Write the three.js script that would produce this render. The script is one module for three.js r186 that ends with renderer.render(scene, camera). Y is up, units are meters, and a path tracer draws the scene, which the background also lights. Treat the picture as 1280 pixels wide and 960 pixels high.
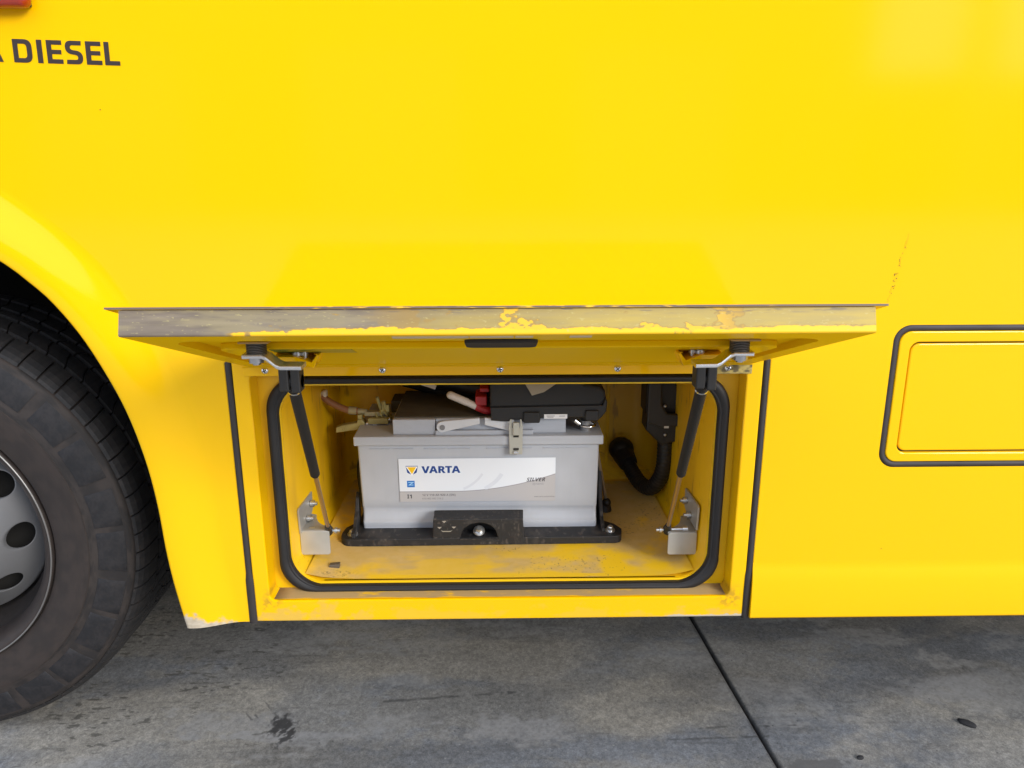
import * as THREE from 'three';
import { RoundedBoxGeometry } from 'three/addons/geometries/RoundedBoxGeometry.js';
import { mergeGeometries, mergeVertices } from 'three/addons/utils/BufferGeometryUtils.js';

// ---------------------------------------------------------------- camera, sky, sun, exposure
const scene = new THREE.Scene();
const D2R = Math.PI / 180;
const camera = new THREE.PerspectiveCamera(53.08, 4 / 3, 0.05, 400);
camera.position.set(0, 0.86, 0.97);
camera.rotation.order = 'YXZ';
camera.rotation.set(-15.18 * D2R, -0.84 * D2R, -0.14 * D2R);
const renderer = new THREE.WebGLRenderer({ antialias: true });
renderer.setSize(1024, 768);
renderer.toneMapping = THREE.LinearToneMapping;
renderer.toneMappingExposure = 1.66;
renderer.shadowMap.enabled = true;
renderer.shadowMap.type = THREE.PCFSoftShadowMap;

// a bright hazy sky, a little brighter and bluer towards the zenith
{
  const w = 64, h = 32, d = new Float32Array(w * h * 4);
  for (let j = 0; j < h; j++) {
    const el = ((j + 0.5) / h - 0.5) * Math.PI, s = Math.max(0, Math.sin(el));
    for (let i = 0; i < w; i++) {
      const k = (j * w + i) * 4;
      d[k] = 0.84 + 0.02 * s; d[k + 1] = 0.93 + 0.05 * s; d[k + 2] = 1.08 + 0.14 * s; d[k + 3] = 1;
      if (el < 0) { d[k] = 0.3; d[k + 1] = 0.3; d[k + 2] = 0.3; }
    }
  }
  const sky = new THREE.DataTexture(d, w, h, THREE.RGBAFormat, THREE.FloatType);
  sky.mapping = THREE.EquirectangularReflectionMapping;
  sky.magFilter = THREE.LinearFilter; sky.minFilter = THREE.LinearFilter;
  sky.needsUpdate = true;
  scene.background = sky; scene.environment = sky;
}
const sun = new THREE.DirectionalLight(0xfffaf2, 1.85);
sun.position.set(7.1, 4.7, 7.35);
sun.target.position.set(0, 0.3, 0);
sun.castShadow = true; sun.shadow.radius = 45;
sun.shadow.mapSize.set(2048, 2048);
Object.assign(sun.shadow.camera, { left: -8, right: 8, top: 8, bottom: -8, near: 0.5, far: 40 });
scene.add(sun, sun.target);

// ---------------------------------------------------------------- helpers
const V = (x, y, z) => new THREE.Vector3(x, y, z);
let seed = 12345;
const rnd = () => { seed = (seed * 1664525 + 1013904223) >>> 0; return seed / 4294967296; };
const hash = (x, y, s) => { let h = (x * 374761393 + y * 668265263 + s * 974634541) | 0; h = Math.imul(h ^ (h >>> 13), 1274126177); h ^= h >>> 16; return (h >>> 0) / 4294967296; };
function vn(x, y, s = 0) {
  const xi = Math.floor(x), yi = Math.floor(y), fx = x - xi, fy = y - yi;
  const u = fx * fx * (3 - 2 * fx), v = fy * fy * (3 - 2 * fy);
  const a = hash(xi, yi, s), b = hash(xi + 1, yi, s), c = hash(xi, yi + 1, s), d = hash(xi + 1, yi + 1, s);
  return a + (b - a) * u + (c - a) * v + (a - b - c + d) * u * v;
}
function fbm(x, y, o = 4, s = 0) { let r = 0, a = 0.5, t = 0; for (let i = 0; i < o; i++) { r += a * vn(x, y, s + i * 17); t += a; a *= 0.5; x = x * 2.03 + 11.3; y = y * 2.03 + 7.7; } return r / t; }
const clamp = (x, a = 0, b = 1) => Math.min(b, Math.max(a, x));
const ss = (a, b, x) => { const t = clamp((x - a) / (b - a)); return t * t * (3 - 2 * t); };
const mix3 = (a, b, t) => [a[0] + (b[0] - a[0]) * t, a[1] + (b[1] - a[1]) * t, a[2] + (b[2] - a[2]) * t];
const enc = (c) => { c = clamp(c); return 255 * (c <= 0.0031308 ? 12.92 * c : 1.055 * Math.pow(c, 1 / 2.4) - 0.055); };
function colorTex(w, h, fn) {               // fn(u, v) gives linear rgb
  const d = new Uint8Array(w * h * 4);
  for (let j = 0; j < h; j++) for (let i = 0; i < w; i++) { const c = fn((i + 0.5) / w, (j + 0.5) / h), k = (j * w + i) * 4; d[k] = enc(c[0]); d[k + 1] = enc(c[1]); d[k + 2] = enc(c[2]); d[k + 3] = 255; }
  const t = new THREE.DataTexture(d, w, h); t.colorSpace = THREE.SRGBColorSpace; t.magFilter = THREE.LinearFilter; t.minFilter = THREE.LinearFilter; t.needsUpdate = true; return t;
}
function greyTex(w, h, fn) {
  const d = new Uint8Array(w * h * 4);
  for (let j = 0; j < h; j++) for (let i = 0; i < w; i++) { const c = 255 * clamp(fn((i + 0.5) / w, (j + 0.5) / h)), k = (j * w + i) * 4; d[k] = d[k + 1] = d[k + 2] = c; d[k + 3] = 255; }
  const t = new THREE.DataTexture(d, w, h); t.magFilter = THREE.LinearFilter; t.minFilter = THREE.LinearFilter; t.needsUpdate = true; return t;
}
const rep = (t, m = THREE.RepeatWrapping) => { t.wrapS = t.wrapT = m; return t; };
const used = new Map();
function numbered(name) { const n = used.get(name) || 0; used.set(name, n + 1); return n ? `${name}_${String(n).padStart(3, '0')}` : name; }
function put(name, geo, mat, parent = scene, label) {
  const g = Array.isArray(geo) ? mergeAll(geo) : geo;
  const m = new THREE.Mesh(g, mat); m.name = numbered(name); m.castShadow = m.receiveShadow = true; parent.add(m);
  if (label) m.userData.label = label;
  return m;
}
function mergeAll(list) {
  return mergeGeometries(list.map((g) => { let q = g.index ? g.toNonIndexed() : g; if (!q.attributes.uv) q.setAttribute('uv', new THREE.BufferAttribute(new Float32Array(q.attributes.position.count * 2), 2)); for (const k of Object.keys(q.attributes)) if (!['position', 'normal', 'uv'].includes(k)) q.deleteAttribute(k); return q; }));
}
function group(name, parent = scene, pos = [0, 0, 0]) { const g = new THREE.Group(); g.name = numbered(name); g.position.set(...pos); parent.add(g); return g; }
function tag(o, label, category, grp) { o.userData.label = label; o.userData.category = category; if (grp) o.userData.group = grp; return o; }
const box = (x0, x1, y0, y1, z0, z1, r = 0) => {
  const w = x1 - x0, h = y1 - y0, d = z1 - z0;
  const g = r ? new RoundedBoxGeometry(w, h, d, 2, Math.min(r, w / 2.01, h / 2.01, d / 2.01)) : new THREE.BoxGeometry(w, h, d);
  g.translate((x0 + x1) / 2, (y0 + y1) / 2, (z0 + z1) / 2); return g;
};
function cyl(a, b, r0, r1 = r0, n = 20) {
  const d = b.clone().sub(a), g = new THREE.CylinderGeometry(r1, r0, d.length(), n);
  g.applyQuaternion(new THREE.Quaternion().setFromUnitVectors(V(0, 1, 0), d.clone().normalize()));
  return g.translate((a.x + b.x) / 2, (a.y + b.y) / 2, (a.z + b.z) / 2);
}
function tube(pts, r, n = 40, k = 10) { return new THREE.TubeGeometry(new THREE.CatmullRomCurve3(pts), n, r, k, false); }
function lathe(profile, seg = 32) { return new THREE.LatheGeometry(profile.map(([r, y]) => new THREE.Vector2(r, y)), seg); }
function rrect(x0, x1, y0, y1, r, Cls = THREE.Shape) {
  const s = new Cls();
  s.moveTo(x0 + r, y0); s.lineTo(x1 - r, y0); s.absarc(x1 - r, y0 + r, r, -Math.PI / 2, 0, false);
  s.lineTo(x1, y1 - r); s.absarc(x1 - r, y1 - r, r, 0, Math.PI / 2, false);
  s.lineTo(x0 + r, y1); s.absarc(x0 + r, y1 - r, r, Math.PI / 2, Math.PI, false);
  s.lineTo(x0, y0 + r); s.absarc(x0 + r, y0 + r, r, Math.PI, 1.5 * Math.PI, false); s.closePath(); return s;
}
function poly(pts, Cls = THREE.Shape) { const s = new Cls(); pts.forEach(([x, y], i) => (i ? s.lineTo(x, y) : s.moveTo(x, y))); s.closePath(); return s; }
const ext = (shape, depth, bevel = 0, seg = 12) => { const g = new THREE.ExtrudeGeometry(shape, { depth: depth - 2 * bevel, bevelEnabled: bevel > 0, bevelThickness: bevel, bevelSize: bevel, bevelOffset: -bevel, bevelSegments: 2, curveSegments: seg }); g.translate(0, 0, bevel); return g; };
const atZ = (g, z) => g.translate(0, 0, z);
function gridMesh(rows) {                    // rows of equally many points: [x, y, z, u, v]
  const n = rows.length, m = rows[0].length, pos = [], uv = [], idx = [];
  for (const r of rows) for (const p of r) { pos.push(p[0], p[1], p[2]); uv.push(p[3] ?? p[0], p[4] ?? p[1]); }
  for (let i = 0; i < n - 1; i++) for (let j = 0; j < m - 1; j++) { const a = i * m + j; idx.push(a, a + 1, a + m, a + 1, a + m + 1, a + m); }
  const g = new THREE.BufferGeometry(); g.setAttribute('position', new THREE.Float32BufferAttribute(pos, 3)); g.setAttribute('uv', new THREE.Float32BufferAttribute(uv, 2)); g.setIndex(idx); g.computeVertexNormals(); return g;
}

// ---------------------------------------------------------------- materials
const YEL = [0.87, 0.492, 0.0008];
const ripple = rep(greyTex(512, 512, (u, v) => { let s = 0; for (const [a, b, p, q] of [[1, 2, 0.3, 0.5], [2, -1, 1.9, 0.35], [3, 1, 4.1, 0.2], [-1, 4, 2.2, 0.16], [5, 3, 0.8, 0.1]]) s += q * Math.sin(2 * Math.PI * (a * u + b * v) + p); return 0.5 + 0.35 * s; }), THREE.RepeatWrapping);
ripple.repeat.set(0.7, 0.7);
const std = (o) => new THREE.MeshStandardMaterial(o);
const rgb = (r, g, b) => new THREE.Color().setRGB(r, g, b);
const yellow = new THREE.MeshPhysicalMaterial({ color: rgb(...YEL), roughness: 0.34, specularIntensity: 0.02, clearcoat: 0.55, clearcoatRoughness: 0.1, bumpMap: ripple, bumpScale: 0.003, side: THREE.DoubleSide });
const yellowPlain = new THREE.MeshPhysicalMaterial({ color: rgb(...YEL), roughness: 0.34, specularIntensity: 0.02, clearcoat: 0.55, clearcoatRoughness: 0.1, side: THREE.DoubleSide });
const yellowIn = std({ color: rgb(0.9, 0.54, 0.003), roughness: 0.42, side: THREE.DoubleSide });
const yellowUnder = new THREE.MeshPhysicalMaterial({ color: rgb(0.86, 0.54, 0.003), roughness: 0.6, specularIntensity: 0.05, clearcoat: 0.16, clearcoatRoughness: 0.12, side: THREE.DoubleSide });
const rubber = std({ color: rgb(0.009, 0.008, 0.0085), roughness: 0.62 });
const seal = std({ color: rgb(0.03, 0.025, 0.024), roughness: 0.6 });
const blackPlastic = std({ color: rgb(0.011, 0.0102, 0.0102), roughness: 0.5 });
const blackMatt = std({ color: rgb(0.02, 0.019, 0.018), roughness: 0.85, side: THREE.DoubleSide });
const zinc = std({ color: rgb(0.62, 0.63, 0.64), roughness: 0.32, metalness: 0.9 });
const chrome = std({ color: rgb(0.75, 0.76, 0.78), roughness: 0.2, metalness: 1 });
const brass = std({ color: rgb(0.36, 0.32, 0.13), roughness: 0.5, metalness: 0.3 });
const scratchTex = (base, worn, seedv, amt, sx = 60, sy = 30) => colorTex(256, 256, (u, v) => mix3(base, worn, clamp(ss(0.62 - amt * 0.3, 0.8, fbm(u * sx, v * sy, 3, seedv)) * ss(0.35, 0.65, fbm(u * 5, v * 5, 3, seedv + 9)))));
const galv = std({ map: rep(colorTex(256, 256, (u, v) => { const n = fbm(u * 8, v * 8, 4, 5), k = fbm(u * 60, v * 60, 2, 8); return mix3([0.36, 0.35, 0.32], [0.56, 0.55, 0.52], clamp(0.6 * n + 0.4 * k)); })), roughness: 0.45, metalness: 0.45 });

// ---------------------------------------------------------------- ground: concrete slabs with a recessed joint
const jointX = (z) => 0.413 + 0.086 * (z);                 // the joint runs a little askew to the bus
const groundMat = std({ color: rgb(0.05, 0.05, 0.05), roughness: 0.95 });
const ground = put('ground', new THREE.PlaneGeometry(300, 300).rotateX(-Math.PI / 2).translate(0, -0.02, 0), groundMat);
ground.userData.kind = 'structure';
const GX = 1.25, GZ0 = -0.95, GZ1 = 0.3;
function concrete(u, v) {
  const x = -GX + 2 * GX * u, z = GZ0 + (GZ1 - GZ0) * v;
  const big = fbm(x * 3 + 3, z * 5 + 9, 4, 1), mid = fbm(x * 14, z * 26, 4, 2), small = fbm(x * 60, z * 75, 4, 5), fine = fbm(x * 210, z * 210, 3, 3), grit = hash(Math.floor(x * 850), Math.floor(z * 850), 4);
  const a = 0.176 * (0.66 + 0.5 * big + 0.26 * mid) * (0.84 + 0.32 * small) * (0.64 + 0.72 * fine) * (0.72 + 0.56 * grit);
  let c = [a * 1.04, a, a * 0.92];
  // bluish worn film in irregular patches, browner dust elsewhere
  c = mix3(c, [a * 0.66, a * 0.73, a * 0.85], 0.62 * ss(0.4, 0.56, fbm(x * 2.2 + 20, z * 8 + 4, 5, 7) + 0.25 * (small - 0.5) - 0.06));
  c = mix3(c, [a * 1.4, a * 1.27, a * 1.04], 0.7 * ss(0.46, 0.66, fbm(x * 4 + 40, z * 7 + 14, 5, 9) + 0.2 * (small - 0.5) + 0.03));
  // oily dark soiling, blotchy
  const oil = ss(0.46, 0.66, fbm(x * 5 + 2, z * 11 + 33, 5, 17) + 0.25 * (small - 0.5));
  c = mix3(c, [a * 0.55, a * 0.54, a * 0.53], 0.5 * oil);
  // fine dark scuffs drawn out along the bus
  const streak = ss(0.66, 0.78, fbm(x * 14 + 60, z * 170 + 2, 3, 12)) * ss(0.5, 0.64, fbm(x * 5, z * 14 + 5, 3, 13));
  c = mix3(c, [0.05, 0.048, 0.046], 0.28 * streak);
  // pale scraped patches with rough outlines
  const pale = ss(0.5, 0.66, fbm(x * 6 + 8, z * 20 + 30, 5, 15) + 0.35 * (small - 0.5)) * ss(0.45, 0.6, fbm(x * 2.5 + 4, z * 5 + 1, 3, 16));
  c = mix3(c, [0.27, 0.265, 0.255], 0.5 * pale * (0.5 + fine * 0.8));
  const spot = (px, pz, rx, rz, k) => { const d = Math.hypot((x - px) / rx, (z - pz) / rz) + 1.6 * (mid - 0.5) + 1.1 * (small - 0.5); return k * ss(1.05, 0.55, d); };
  const sp = Math.max(spot(-0.02, -0.075, 0.13, 0.035, 0.6), spot(0.78, -0.16, 0.12, 0.04, 0.5), spot(-0.3, -0.07, 0.2, 0.014, 0.6), spot(-0.42, -0.1, 0.1, 0.03, 0.4), spot(0.45, -0.17, 0.1, 0.03, 0.3));
  c = mix3(c, [0.27, 0.265, 0.26], sp * (0.45 + fine * 0.9));
  const pits = ss(0.64, 0.7, fbm(x * 60, z * 190, 4, 30)) * ss(0.46, 0.6, fbm(x * 12, z * 12, 3, 31)) * ss(-0.3, -0.42, x);
  c = mix3(c, [0.05, 0.046, 0.038], 0.7 * pits);
  const pk = hash(Math.floor(x * 520), Math.floor(z * 520), 41);
  if (pk > 0.9987) c = mix3(c, [0.36, 0.35, 0.33], 0.5); else if (pk < 0.0012) c = mix3(c, [0.03, 0.03, 0.03], 0.7);
  // the splash of dark dirt left of the hatch
  const dx = (x + 0.355) / 0.021, dz = (z + 0.084) / 0.036, sk = dx * 0.9 - dz * 0.35, rr = Math.hypot(sk, dz) + 0.9 * (fbm(x * 120, z * 90, 4, 50) - 0.5);
  const splash = Math.max(ss(1.0, 0.7, rr) * ss(0.32, 0.55, fbm(x * 190 + z * 90, z * 130, 4, 51) + 0.14 * ss(0.5, -0.7, dz) - 0.3 * ss(0.5, 0.2, Math.hypot(dx + 0.15, dz - 0.45))), 0.6 * ss(1.5, 1.0, rr) * ss(0.6, 0.68, fbm(x * 170, z * 120, 3, 52)));
  c = mix3(c, [0.024, 0.022, 0.021], 0.9 * splash);
  // thin scratches leading to it
  for (const [ax, az, bx, bz, wd] of [[-0.44, -0.14, -0.405, -0.1, 0.0018], [-0.405, -0.155, -0.37, -0.112, 0.0015], [-0.41, -0.12, -0.388, -0.095, 0.0015], [-0.2, -0.15, 0.02, -0.17, 0.003], [0.25, -0.05, 0.42, -0.055, 0.002], [0.3, -0.075, 0.5, -0.08, 0.002]]) {
    const ex = bx - ax, ez = bz - az, t = clamp(((x - ax) * ex + (z - az) * ez) / (ex * ex + ez * ez)), d = Math.hypot(x - ax - t * ex, z - az - t * ez);
    c = mix3(c, [0.03, 0.029, 0.028], 0.6 * ss(wd * 1.6, wd * 0.5, d + 0.003 * (fbm(x * 90, z * 90, 2, 60) - 0.5)) * ss(0.35, 0.6, fbm(x * 60, z * 60, 2, 61)));
  }
  const stainD = Math.hypot((x - 0.475) / 0.045, (z - 0.012) / 0.022) + 1.5 * (fbm(x * 60, z * 80, 4, 72) - 0.5);
  c = mix3(c, [0.1, 0.095, 0.09], 0.8 * ss(1.0, 0.8, stainD));
  // dirt gathered along the joint
  const dj = Math.abs(x - jointX(z)) + 0.006 * (fbm(x * 80, z * 40, 3, 70) - 0.5);
  c = mix3(c, [0.035, 0.032, 0.03], 0.6 * ss(0.009, 0.003, dj));
  return c;
}
const conc = rep(colorTex(2048, 1024, concrete), THREE.MirroredRepeatWrapping);
const concBump = rep(greyTex(1024, 512, (u, v) => { const x = -GX + 2 * GX * u, z = GZ0 + (GZ1 - GZ0) * v; return 0.5 * fbm(x * 60, z * 60, 4, 80) + 0.5 * fbm(x * 8, z * 8, 3, 82); }), THREE.MirroredRepeatWrapping);
const slabMat = std({ map: conc, roughness: 0.8, bumpMap: concBump, bumpScale: 0.0016 });
const slabFar = std({ color: rgb(0.33, 0.325, 0.31), roughness: 0.9 });
function slab(x0, x1, z0, z1, skew, m) {
  const gap = 0.0022, e = 0.0035, N = 60, rows = [];
  const xa = (z) => x0 + (skew ? 0.086 * z : 0) + gap, xb = (z) => x1 + (skew ? 0.086 * z : 0) - gap;
  for (let i = 0; i <= N; i++) {
    const z = z0 + gap + (z1 - z0 - 2 * gap) * i / N, wob = 0.0022 * (fbm(z * 30, x1 * 7, 3, 3) - 0.5);
    const a = xa(z), b = xb(z) + wob, r = [];
    for (const [x, y] of [[a, -0.025], [a, -e], [a + e, 0], [b - e, 0], [b, -e], [b, -0.025]]) r.push([x, y, z, (x + GX) / (2 * GX), (z - GZ0) / (GZ1 - GZ0)]);
    rows.push(r.reverse());
  }
  return put('concrete_slab', gridMesh(rows), m, ground);
}
slab(-3.4, 0.413, -3.2, 0.3, true, slabMat);
slab(0.413, 4.2, -3.2, 0.3, true, slabMat);
for (const [a, b] of [[-11, -7.2], [-7.2, -3.4], [-3.4, 0.413], [0.413, 4.2], [4.2, 8], [8, 12]]) for (const [c, d] of [[0.3, 4], [4, 8], [8, 12], [12, 16]]) slab(a, b, c, d, true, slabFar);

// ---------------------------------------------------------------- the bus
const bus = group('bus');
tag(bus, 'yellow bus side with its battery hatch propped open above the concrete', 'bus');
const Y0 = 0.25;
// wheel arch edge, from the foot upwards over the wheel
const archPts = [[-0.4425, 0.2500], [-0.4523, 0.3146], [-0.4577, 0.3691], [-0.4610, 0.4337], [-0.4685, 0.4962], [-0.4837, 0.5622], [-0.5038, 0.6156], [-0.5293, 0.6674], [-0.5588, 0.7100], [-0.584, 0.7355], [-0.6097, 0.7573], [-0.67, 0.796], [-0.76, 0.826], [-0.88, 0.837], [-1.0, 0.826], [-1.09, 0.796], [-1.15, 0.757], [-1.2, 0.71], [-1.23, 0.667], [-1.256, 0.615], [-1.276, 0.562], [-1.291, 0.496], [-1.3, 0.43], [-1.308, 0.314], [-1.315, 0.25]];
const archCurve = new THREE.SplineCurve(archPts.map(([x, y]) => new THREE.Vector2(x, y)));
const AN = 120, arch = [], archN = [];
for (let i = 0; i <= AN; i++) { const p = archCurve.getPointAt(i / AN), t = archCurve.getTangentAt(i / AN); let n = new THREE.Vector2(t.y, -t.x).normalize(); const k = i / AN; if (k < 0.06) n.lerp(new THREE.Vector2(1, 0), 1 - k / 0.06).normalize(); if (k > 0.94) n.lerp(new THREE.Vector2(-1, 0), 1 - (1 - k) / 0.06).normalize(); arch.push(p); archN.push(n); }
const BW = 0.076;
const flareZ = (d) => 0.0155 * (1 - ss(0.012, BW, d));
// grey worn spot at the foot of the arch
const archTex = colorTex(1024, 128, (u, v) => {
  const s = u * 2.6, d = v * 0.11 - 0.02, n = fbm(s * 60, d * 60, 4, 90);
  const w = 0.92 * ss(0.5, 0.66, n * 0.5 + 0.22 * (fbm(s * 260, d * 260, 3, 92) - 0.5) + 0.62 * ss(0.07, 0.0, s + d * 0.62));
  return mix3(YEL, mix3([0.34, 0.3, 0.25], [0.55, 0.5, 0.42], fbm(s * 200, d * 200, 2, 91)), w);
});
const flareMat = new THREE.MeshPhysicalMaterial({ map: archTex, roughness: 0.34, specularIntensity: 0.02, clearcoat: 0.55, clearcoatRoughness: 0.1, side: THREE.DoubleSide });
{
  const rows = [];
  for (const [d, z] of [[-0.001, -0.03], [0, 0.011], [0.0015, 0.0145], [0.005, 0.0155], ...Array.from({ length: 16 }, (_, i) => [0.012 + (BW - 0.012) * i / 15, null])]) {
    rows.push(arch.map((p, i) => { const q = p.clone().addScaledVector(archN[i], d); return [q.x, Math.max(Y0, q.y), z ?? flareZ(d), i / AN, clamp((d + 0.02) / 0.11)]; }));
  }
  put('wheel_arch', gridMesh(rows), flareMat, bus);
}
{
  const s = new THREE.Shape(); const off = arch.map((p, i) => p.clone().addScaledVector(archN[i], BW)); off[0].y = Y0; off[AN].y = Y0;
  s.moveTo(-0.3579, Y0); s.lineTo(-0.3579, 0.628); s.lineTo(0.3525, 0.628); s.lineTo(0.3525, 0.335); s.lineTo(6, 0.335); s.lineTo(6, 2.7); s.lineTo(-2.6, 2.7); s.lineTo(-2.6, Y0); s.lineTo(off[AN].x, Y0);
  for (let i = AN; i >= 0; i--) s.lineTo(off[i].x, Math.max(Y0, off[i].y));
  s.closePath();
  s.holes.push(rrect(0.5095, 1.0, 0.4765, 0.6725, 0.022, THREE.Path));
  const g = new THREE.ShapeGeometry(s, 8);
  // lower skirt right of the hatch, kicked out under a soft crease
  const rows = [];
  for (const [y, z] of [[0.335, 0], [0.329, 0.0003], [0.324, 0.0012], [0.318, 0.0026], [0.305, 0.0048], [0.28, 0.0062], [0.253, 0.007], [Y0, 0.0055], [Y0, -0.02]]) rows.push(Array.from({ length: 40 }, (_, i) => { const x = 0.3525 + (6 - 0.3525) * i / 39; return [x, y, z, x, y]; }));
  put('side_panel', [g, gridMesh(rows.map((r) => r.slice().reverse()))], yellow, bus);
  // edge returns of the panels beside the hatch
  put('panel_edge', box(-0.3579, -0.3572, Y0, 0.628, -0.02, -0.0004), yellowPlain, bus);
  put('panel_edge', box(0.3518, 0.3525, 0.336, 0.628, -0.02, -0.0004), yellowPlain, bus);
  put('panel_edge', ext(poly([[0.02, 0.3355], [0.0, 0.335], [-0.0012, 0.324], [-0.0026, 0.318], [-0.0048, 0.305], [-0.0062, 0.28], [-0.0069, 0.253], [-0.0054, Y0 + 0.0004], [0.02, Y0 + 0.0004]]), 0.0007).rotateY(Math.PI / 2).translate(0.3519, 0, 0), yellowPlain, bus);
}
// closed bus body behind the side: roof, far side, ends, underside, wheel housing
{
  const B = group('bus_body', bus);
  put('roof', box(-2.6, 6, 2.7, 2.76, -2.3, 0.0), yellowPlain, B);
  put('far_side', box(-2.6, 6, 0.25, 2.7, -2.3, -2.26), yellowPlain, B);
  put('end_wall', box(-2.6, -2.56, 0.25, 2.7, -2.26, -0.004), yellowPlain, B);
  put('end_wall', box(5.96, 6, 0.25, 2.7, -2.26, -0.004), yellowPlain, B);
  put('underside', [box(-0.42, 5.96, 0.262, 0.28, -2.26, -0.45), box(-2.56, -1.36, 0.262, 0.28, -2.26, -0.02), box(-0.42, -0.36, 0.262, 0.28, -0.45, -0.02), box(0.36, 5.96, 0.262, 0.28, -0.45, -0.02), box(-0.36, 0.36, 0.262, 0.28, -0.45, -0.034)], blackMatt, B);
  put('light_block_rail', box(-0.4, 5.9, 0.13, 0.2625, -0.66, -0.58), blackMatt, B);  // unseen rail, added to keep far-side light off the ground
  const rows = [];
  for (const z of [-0.01, -0.85]) rows.push(arch.map((p, i) => [p.x + archN[i].x * 0.022, p.y + archN[i].y * 0.022, z]));
  put('wheel_housing', [gridMesh(rows), box(-1.36, -0.42, 0.26, 0.88, -0.87, -0.85)], blackMatt, B);
}
// dark sealing strips in the panel joints
for (const [x, k] of [[-0.3532, 1], [0.3478, 1]]) {
  const rows = [];
  for (let i = 0; i <= 40; i++) { const y = Y0 - 0.002 + (0.64 - Y0) * i / 40, w = (0.0042 + 0.0016 * ss(0.325, 0.315, y)) + 0.0008 * (fbm(y * 60, x, 3, 5) - 0.5), o = 0.0003 * ss(0.325, 0.31, y) * Math.sign(-x), z = 0.0004 + 0.0012 * ss(0.33, 0.31, y); rows.push([[x + o - w, y, -0.006], [x + o - w * 0.9, y, z - 0.0006], [x + o, y, z], [x + o + w * 0.9, y, z - 0.0006], [x + o + w, y, -0.006]]); }
  put('sealing_strip', gridMesh(rows), seal, bus);
}
for (const [a, b] of [[-0.359, -0.347], [0.342, 0.354]]) put('joint_backing', box(a, b, Y0 + 0.0005, 0.63, -0.0335, -0.0045), seal, bus);
// frame round the hatch opening: face, step, gasket flange
{
  const f = group('hatch_frame', bus);
  const s = poly([[-0.3486, Y0], [0.3432, Y0], [0.3432, 0.628], [-0.3486, 0.628]]);
  s.holes.push(rrect(-0.327, 0.322, 0.2828, 0.613, 0.01, THREE.Path));
  const ft = colorTex(1024, 512, (u, v) => {
    const x = -0.35 + 0.7 * u, y = 0.25 + 0.38 * v, n = fbm(x * 36, y * 70, 5, 230), q = fbm(x * 150, y * 150, 3, 231);
    const low = ss(0.56, 0.72, 0.75 * n + 0.25 * q + 0.24 * ss(0.285, 0.25, y) - 0.08) * ss(0.3, 0.27, y) * (0.35 + 0.65 * ss(-0.1, -0.3, x) + 0.5 * ss(0.15, 0.32, x));
    let c = mix3(YEL, [0.5, 0.36, 0.13], 0.45 * clamp(low));
    const chip = ss(0.58, 0.64, 0.6 * n + 0.4 * q + 0.5 * ss(0.2565, 0.2495, y) - 0.12) * ss(0.24, 0.27, x + 0.05 * n) * ss(0.27, 0.262, y);
    c = mix3(c, [0.48, 0.46, 0.42], 0.8 * chip);
    const cor = ss(0.022, 0.004, Math.min(Math.hypot(x + 0.327, y - 0.2828), Math.hypot(x - 0.322, y - 0.2828)) + 0.016 * (n - 0.5));
    return mix3(c, [0.25, 0.13, 0.03], 0.5 * cor * ss(0.35, 0.6, q));
  });
  const fg = atZ(ext(s, 0.033, 0.002), -0.033); { const p = fg.attributes.position, a = fg.attributes.uv; for (let i = 0; i < p.count; i++) a.setXY(i, (p.getX(i) + 0.35) / 0.7, (p.getY(i) - 0.25) / 0.38); }
  put('face', fg, new THREE.MeshPhysicalMaterial({ map: ft, roughness: 0.36, specularIntensity: 0.02, clearcoat: 0.6, clearcoatRoughness: 0.1, side: THREE.DoubleSide }), f);
  const s2 = poly([[-0.345, 0.262], [0.34, 0.262], [0.34, 0.626], [-0.345, 0.626]]);
  s2.holes.push(rrect(-0.3, 0.294, 0.2945, 0.592, 0.042, THREE.Path));
  put('gasket_flange', atZ(ext(s2, 0.004, 0.0006), -0.0375), yellowIn, f);
  const dust = colorTex(1024, 64, (u, v) => {
    const x = u * 0.65, z = v * 0.03, n = fbm(x * 40, z * 120, 4, 100), e = Math.min(u, 1 - u);
    let c = mix3(YEL, [0.42, 0.29, 0.14], 0.9 * ss(0.12, 0.4, n + 0.25 * ss(0.2, 0.02, e)) * ss(0.0, 0.1, v + 0.16 * (n - 0.5)));
    c = mix3(c, [0.12, 0.075, 0.035], ss(0.045, 0.008, e + 0.02 * (n - 0.5)) * 0.8);
    return c;
  });
  put('sill', gridMesh([[[-0.3265, 0.2842, -0.0335, 0, 1], [0.3215, 0.2842, -0.0335, 1, 1]], [[-0.3265, 0.2842, -0.0016, 0, 0], [0.3215, 0.2842, -0.0016, 1, 0]]]), std({ map: dust, roughness: 0.8 }), f, 'dusty step along the bottom of the hatch frame');
}
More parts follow.
